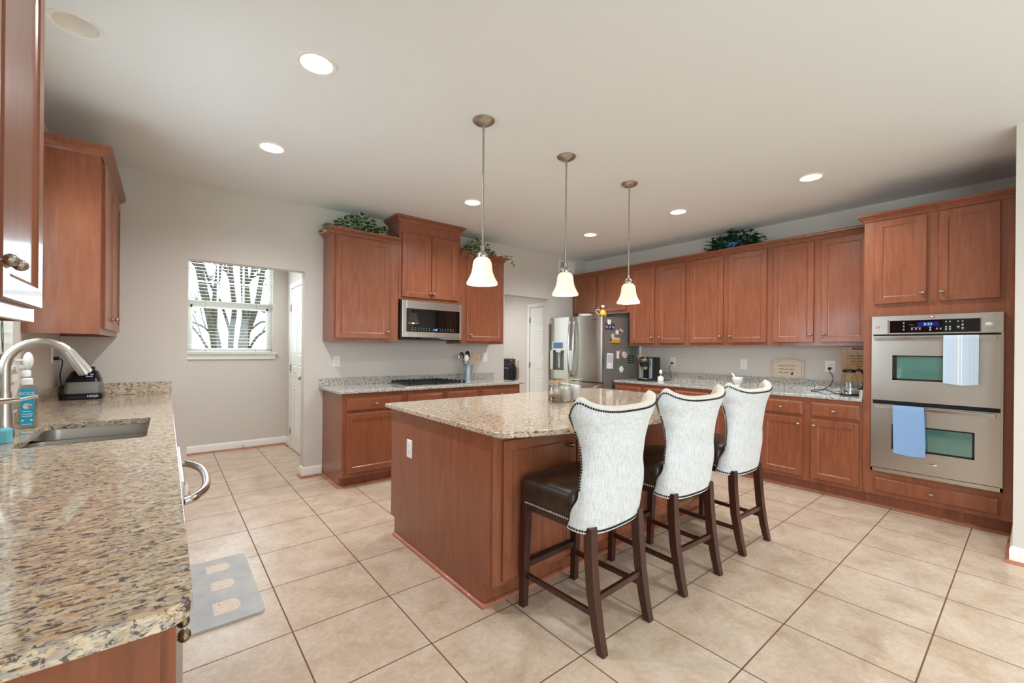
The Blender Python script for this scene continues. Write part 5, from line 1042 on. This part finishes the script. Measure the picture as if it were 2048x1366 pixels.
# ---------------------------------------------------------------- jars on the island
for k, (jx, jy, fill, fm, hgt, lab, sm) in enumerate(((1.815, 0.142, 0.055, 'nuts', 0.150, 'clip-top glass jar with a little brown mix, orange seal', 'orange_rubber'), (1.922, 0.136, 0.105, 'rice', 0.158, 'clip-top glass jar of pale oats, between two jars', 'orange_rubber'), (2.030, 0.132, 0.118, 'flour', 0.163, 'clip-top glass jar of white flour, cream seal', 'clear_seal'))):
    z = 0.9142; t = thing('glass_jar', lab, 'jar', (jx, jy, z), 'glass jars on the island')
    pr = [(0.046, 0), (0.050, 0.006), (0.051, 0.02), (0.051, hgt - 0.045), (0.046, hgt - 0.025), (0.043, hgt - 0.018), (0.044, hgt)]
    MB().lathe([(r, z + h) for r, h in pr] + [(r - 0.004, z + max(h, 0.006)) for r, h in pr[::-1]], (jx, jy, 0), (0, 0, 1), 32, cap=False).build('jar_body', 'glass', t, smooth=60)
    MB().lathe([(0.043, z + 0.007), (0.0455, z + 0.012), (0.0455, z + fill - 0.006), (0.036, z + fill), (0.001, z + fill + 0.006)], (jx, jy, 0), (0, 0, 1), 28).build('contents', fm, t, smooth=50)
    MB().lathe([(0.0475, z + hgt), (0.048, z + hgt + 0.006), (0.043, z + hgt + 0.006), (0.043, z + hgt)], (jx, jy, 0), (0, 0, 1), 32, cap=False).build('seal', sm, t, smooth=40)
    MB().lathe([(0.0455, z + hgt + 0.0062), (0.0465, z + hgt + 0.014), (0.040, z + hgt + 0.018), (0.001, z + hgt + 0.019)], (jx, jy, 0), (0, 0, 1), 32).build('glass_lid', 'glass', t, smooth=50)
    rr = [(jx + 0.0475 * math.cos(a), jy + 0.0475 * math.sin(a), z + hgt - 0.02) for a in [2 * math.pi * q / 24 for q in range(25)]]
    cl = MB().tube(rr, 0.0012, 5, cap=False); e = Vector((0.776, -0.63, 0))
    for s in (-1, 1): o = Vector((jx, jy, z)) + e * (0.049 * s); cl.tube([o + Vector((0, 0, hgt - 0.022)), o + e * 0.006 * s + Vector((0, 0, hgt - 0.005)), o + e * 0.003 * s + Vector((0, 0, hgt + 0.012)), o - e * 0.01 * s + Vector((0, 0, hgt + 0.019))], 0.0016, 5)
    cl.build('wire_bail', 'steel_h', t, smooth=60)
# ---------------------------------------------------------------- sink counter items
bt = thing('dish_soap_bottle', 'clear dish soap bottle with aqua label behind the faucet', 'bottle', (-0.968, 0.875, ZC)); bx, by = -0.968, 0.875
secs = []
for z, w, d in ((0, 0.030, 0.017), (0.006, 0.033, 0.020), (0.18, 0.033, 0.020), (0.193, 0.029, 0.017), (0.200, 0.014, 0.012), (0.206, 0.013, 0.012)): secs.append([Vector((x, y, ZC + z)) for x, y in rrect(bx - w, bx + w, by - d, by + d, min(w, d) * 0.7, 5)])
MB().loft(secs).build('bottle_body', 'clear_plastic', bt, smooth=50)
FBt = Fr((0, by - 0.0203, 0), (1, 0, 0), (0, -1, 0))
lbo = MB().box(bx - 0.022, bx + 0.022, 0, 0.0006, ZC + 0.012, ZC + 0.188, F=FBt).build('label', 'label_blue', bt)
text_part('ECOS', FBt, bx, 0.0007, ZC + 0.164, 0.019, 'print_white', lbo, 'brand_lettering')
lg = MB().lathe([(0.014, 0.0007), (0.013, 0.001)], FBt(bx, 0, ZC + 0.105), FBt.d, 20); lg.build('drop_emblem', 'steel_h', lbo)
ll = MB()
for z, w in ((0.080, 0.014), (0.068, 0.018), (0.058, 0.016), (0.02, 0.016)): ll.box(bx - w, bx + w, 0.0006, 0.0009, ZC + z - 0.0015, ZC + z + 0.0015, F=FBt)
for a in (-0.014, 0.014): ll.lathe([(0.0045, 0.0006), (0.0045, 0.001)], FBt(bx + a, 0, ZC + 0.038), FBt.d, 12)
ll.build('label_print', 'print_white', lbo)
MB().lathe([(0.017, ZC + 0.206), (0.017, ZC + 0.232), (0.012, ZC + 0.236)], (bx - 0.004, by, 0), (0, 0, 1), 20, sx=1.15, sy=0.9).build('cap', 'plastic_white', bt, smooth=40)
sy_ = thing('spray_bottle', 'clear spray bottle behind the dish soap', 'bottle', (-1.008, 1.06, ZC))
MB().lathe([(0.036, ZC), (0.038, ZC + 0.01), (0.038, ZC + 0.12), (0.026, ZC + 0.17), (0.016, ZC + 0.21), (0.015, ZC + 0.235)], (-1.008, 1.06, 0), (0, 0, 1), 24).build('bottle_body', 'clear_plastic', sy_, smooth=50)
sh = MB().lathe([(0.018, ZC + 0.235), (0.018, ZC + 0.262), (0.014, ZC + 0.268)], (-1.008, 1.06, 0), (0, 0, 1), 20); sh.ball((-1.0, 1.06, ZC + 0.315), 0.03, sx=0.6, sz=1.45, n=18, k=12, ax=(0, 0, 1)); sh.tube([(-0.99, 1.06, ZC + 0.318), (-1.045, 1.06, ZC + 0.314)], 0.007, 10)
sh.build('spray_head', 'plastic_white', sy_, smooth=50)
MB().tube([(-1.035, 1.06, ZC + 0.305), (-1.04, 1.06, ZC + 0.27), (-1.03, 1.06, ZC + 0.255)], 0.005, 8).build('trigger', 'plastic_white', sy_, smooth=60)
pd = thing('soap_dispenser', 'dark bottle with a polished metal pump at the near end of the sink', 'soap dispenser', (-0.985, 0.262, ZC)); px, py = -0.985, 0.262
MB().lathe([(0.040, ZC), (0.042, ZC + 0.008), (0.042, ZC + 0.10), (0.036, ZC + 0.13), (0.020, ZC + 0.15), (0.018, ZC + 0.158)], (px, py, 0), (0, 0, 1), 28).build('bottle_body', 'amber', pd, smooth=50)
pm = MB().lathe([(0.021, ZC + 0.158), (0.021, ZC + 0.168), (0.010, ZC + 0.172), (0.010, ZC + 0.186), (0.017, ZC + 0.19), (0.014, ZC + 0.2)], (px, py, 0), (0, 0, 1), 20)
pm.tube([(px, py, ZC + 0.182), (px + 0.05, py, ZC + 0.184), (px + 0.10, py, ZC + 0.188)], [0.013, 0.012, 0.0085], 12); pm.tube([(px + 0.10, py, ZC + 0.188), (px + 0.143, py, ZC + 0.199)], [0.006, 0.006], 12)
pm.build('pump', 'chrome', pd, smooth=45)
one(MB().box(-0.982, -0.945, 0.43, 0.495, ZC, ZC + 0.056), 'sponge', 'sponge', 'aqua sponge standing beside the faucet', 'sponge', (-0.964, 0.46, ZC), bevel=(0.006, 3))
# blender motor base
bl = thing('blender_base', 'black and grey blender motor base in the corner of the sink counter', 'blender', (-0.93, 2.31, ZC)); qx, qy = -0.93, 2.31
def bsec(w, d, z, dy=0): return [Vector((x, y + dy, ZC + z)) for x, y in rrect(qx - w, qx + w, qy - d, qy + d, 0.03, 4)]
MB().loft([bsec(0.103, 0.105, 0), bsec(0.106, 0.108, 0.01), bsec(0.103, 0.105, 0.04), bsec(0.098, 0.1, 0.045)]).build('foot', 'black', bl, smooth=40)
MB().loft([bsec(0.098, 0.1, 0.0452), bsec(0.100, 0.102, 0.075), bsec(0.093, 0.095, 0.128)]).build('body', 'fridge_side', bl, smooth=40)
MB().loft([bsec(0.093, 0.095, 0.1282), bsec(0.088, 0.088, 0.15), bsec(0.070, 0.055, 0.20, 0.03), bsec(0.064, 0.048, 0.206, 0.03)]).build('top_housing', 'black', bl, smooth=40)
MB().loft([bsec(0.055, 0.044, 0.2062, 0.03), bsec(0.053, 0.042, 0.235, 0.03)]).build('jar_collar', 'black', bl, smooth=40)
dr = MB().lathe([(0.014, 0.2352), (0.013, 0.25), (0.005, 0.254), (0.005, 0.272), (0.001, 0.276)], (qx, qy + 0.03, ZC), (0, 0, 1), 12); dr.build('drive_spindle', 'black', bl, smooth=40)
pn0, pn1 = Vector((qx, qy - 0.0885, ZC + 0.149)), Vector((qx, qy - 0.0265, ZC + 0.199)); pdir = (pn1 - pn0).normalized(); pnn = Vector((0, -pdir.z, pdir.y))
def slab(mb, a0, a1, t0, t1, h): mb.loft([[pn0 + Vector((a, 0, 0)) + pdir * t + pnn * hh for a, t in ((a0, t0), (a1, t0), (a1, t1), (a0, t1))] for hh in (0.0, h)])
kp_ = MB(); slab(kp_, 0.0, 0.062, 0.012, 0.06, 0.003); kpo = kp_.build('control_panel', 'black_gloss', bl)
kb = MB(); slab(kb, 0.006, 0.024, 0.038, 0.052, 0.005); slab(kb, 0.036, 0.054, 0.038, 0.052, 0.005); slab(kb, 0.014, 0.052, 0.018, 0.028, 0.005); kb.build('buttons', 'icon', kpo)
text_part('NINJA', Fr((0, qy - 0.1062, 0), (1, 0, 0), (0, -1, 0)), qx + 0.055, 0.001, ZC + 0.025, 0.022, 'print_white', bl, 'brand_lettering')
cord('power_cord', 'black plug and cord of the blender on the sink wall', [(-1.045, 2.2, 1.214), (-1.03, 2.205, 1.19), (-1.045, 2.23, 1.08), (-1.03, 2.26, 0.99), (-1.02, 2.30, 0.94)], (FL, 2.2, 0.0085, 1.214))
pb = thing('glass_bowl', 'small glass bowl of dark potpourri balls on the sink windowsill', 'bowl', (-1.078, 1.02, 1.2005))
MB().lathe([(0.02, 1.2005), (0.03, 1.205), (0.044, 1.24), (0.046, 1.268), (0.044, 1.268), (0.041, 1.24), (0.028, 1.208), (0.001, 1.206)], (-1.078, 1.02, 0), (0, 0, 1), 28, cap=False).build('bowl', 'glass', pb, smooth=60)
rp = random.Random(4); pots = MB()
for k in range(11): pots.ball((-1.078 + rp.uniform(-.022, .022), 1.02 + rp.uniform(-.022, .022), 1.222 + 0.0028 * k), 0.012, n=8, k=6)
o = pots.build('potpourri', 'berry', pb, smooth=50); o['kind'] = 'stuff'
# floor mat
fm = thing('kitchen_mat', 'grey-blue cushioned floor mat with cream prints by the sink', 'mat', (-0.235, 0.62, 0))
MB().plate(rrect(-0.405, -0.069, 0.245, 0.998, 0.03, 6), [], 0.0005, 0.012).build('mat_body', 'mat_grey', fm, bevel=(0.004, 2))
def loaf(z0, z1): 
    c = (z0 + z1) / 2; r = (z1 - z0) / 2; return [(-0.272, z0), (-0.19, z0)] + [(-0.19 + 0.032 * math.sin(t), c - r * math.cos(t)) for t in [math.pi * k / 10 for k in range(1, 10)]] + [(-0.19, z1), (-0.272, z1)]
for z0, z1 in ((0.815, 0.918), (0.335, 0.457)): MB().plate(loaf(z0, z1), [], 0.012, 0.0126).build('cream_print', 'mat_cream', fm)
jag = [(-0.262, 0.595), (-0.19, 0.588)] + [(-0.19 + 0.032 * math.sin(t), 0.641 - 0.053 * math.cos(t)) for t in [math.pi * k / 10 for k in range(1, 10)]] + [(-0.19, 0.694), (-0.25, 0.692), (-0.268, 0.672), (-0.255, 0.66), (-0.275, 0.64), (-0.256, 0.628), (-0.272, 0.61)]
MB().plate(jag, [], 0.012, 0.0126).build('cream_print', 'mat_cream', fm)
# ---------------------------------------------------------------- hallway: rack, bag, shoe horn
rk = thing('coat_rack', 'dark wooden rack with metal hooks on the hallway wall', 'coat rack', FH(4.08, 0.01, 1.095))
MB().box(3.855, 4.36, 0.001, 0.02, 1.06, 1.135, F=FH).build('board', 'brown_wood', rk, bevel=(0.003, 1))
for a in (3.89, 4.05, 4.21, 4.32): MB().tube(spline([FH(a, 0.02, 1.08), FH(a, 0.05, 1.075), FH(a, 0.065, 1.10), FH(a, 0.04, 1.125), FH(a, 0.05, 1.165)], 5), 0.0045, 6).build('hook', 'bronze', rk, smooth=60)
bg = thing('laptop_bag', 'dark navy laptop bag hanging from the hallway rack', 'bag', FH(4.06, 0.09, 0.735))
secs = []
for b, ins in ((0.025, 0.02), (0.04, 0.0), (0.12, 0.0), (0.14, 0.015)):
    secs.append([FH(a, b, z) for a, z in rrect(3.80 + ins, 4.32 - ins, 0.735 + ins, 1.055 - ins, 0.06, 5)])
MB().loft(secs).build('body', 'bag', bg, smooth=50)
secs = [[FH(a, b, z) for a, z in rrect(3.83 + i_, 4.20 - i_, 0.76 + i_, 0.985 - i_, 0.04, 5)] for b, i_ in ((0.139, 0.0), (0.165, 0.008), (0.172, 0.03))]
MB().loft(secs).build('front_pocket', 'bag', bg, smooth=50)
MB().box(3.84, 4.10, 0.166, 0.174, 0.962, 0.974, F=FH).build('zipper', 'bag_grey', bg)
for b in (0.06, 0.11): MB().tube(spline([FH(3.98, b, 1.05), FH(4.0, b - 0.01, 1.095), FH(4.05, 0.053 + b * 0.1, 1.108), FH(4.12, b - 0.01, 1.095), FH(4.14, b, 1.05)], 5), 0.009, 8).build('handle', 'bag', bg, smooth=60)
sh_ = thing('shoe_horn', 'long wooden shoe horn hanging beside the navy bag', 'shoe horn', FH(3.765, 0.012, 0.8))
MB().loft([[FH(3.765 + a * w, 0.012 + b_, z) for a, b_ in ((-1, 0), (0, 0.008), (1, 0), (0, 0.004))] for z, w in ((0.80, 0.018), (0.86, 0.022), (0.96, 0.012), (1.0, 0.010))]).build('blade', 'tan_wood', sh_, smooth=50)
MB().tube([FH(3.765, 0.012, 0.995), FH(3.745, 0.012, 1.08), FH(3.765, 0.012, 1.10), FH(3.785, 0.012, 1.08), FH(3.765, 0.012, 0.995)], 0.002, 5).build('cord_loop', 'cordw', sh_, smooth=60)
MB().lathe([(0.005, 0), (0.005, 0.016)], FH(3.765, 0, 1.095), FH.d, 8).build('nail', 'bronze', sh_)
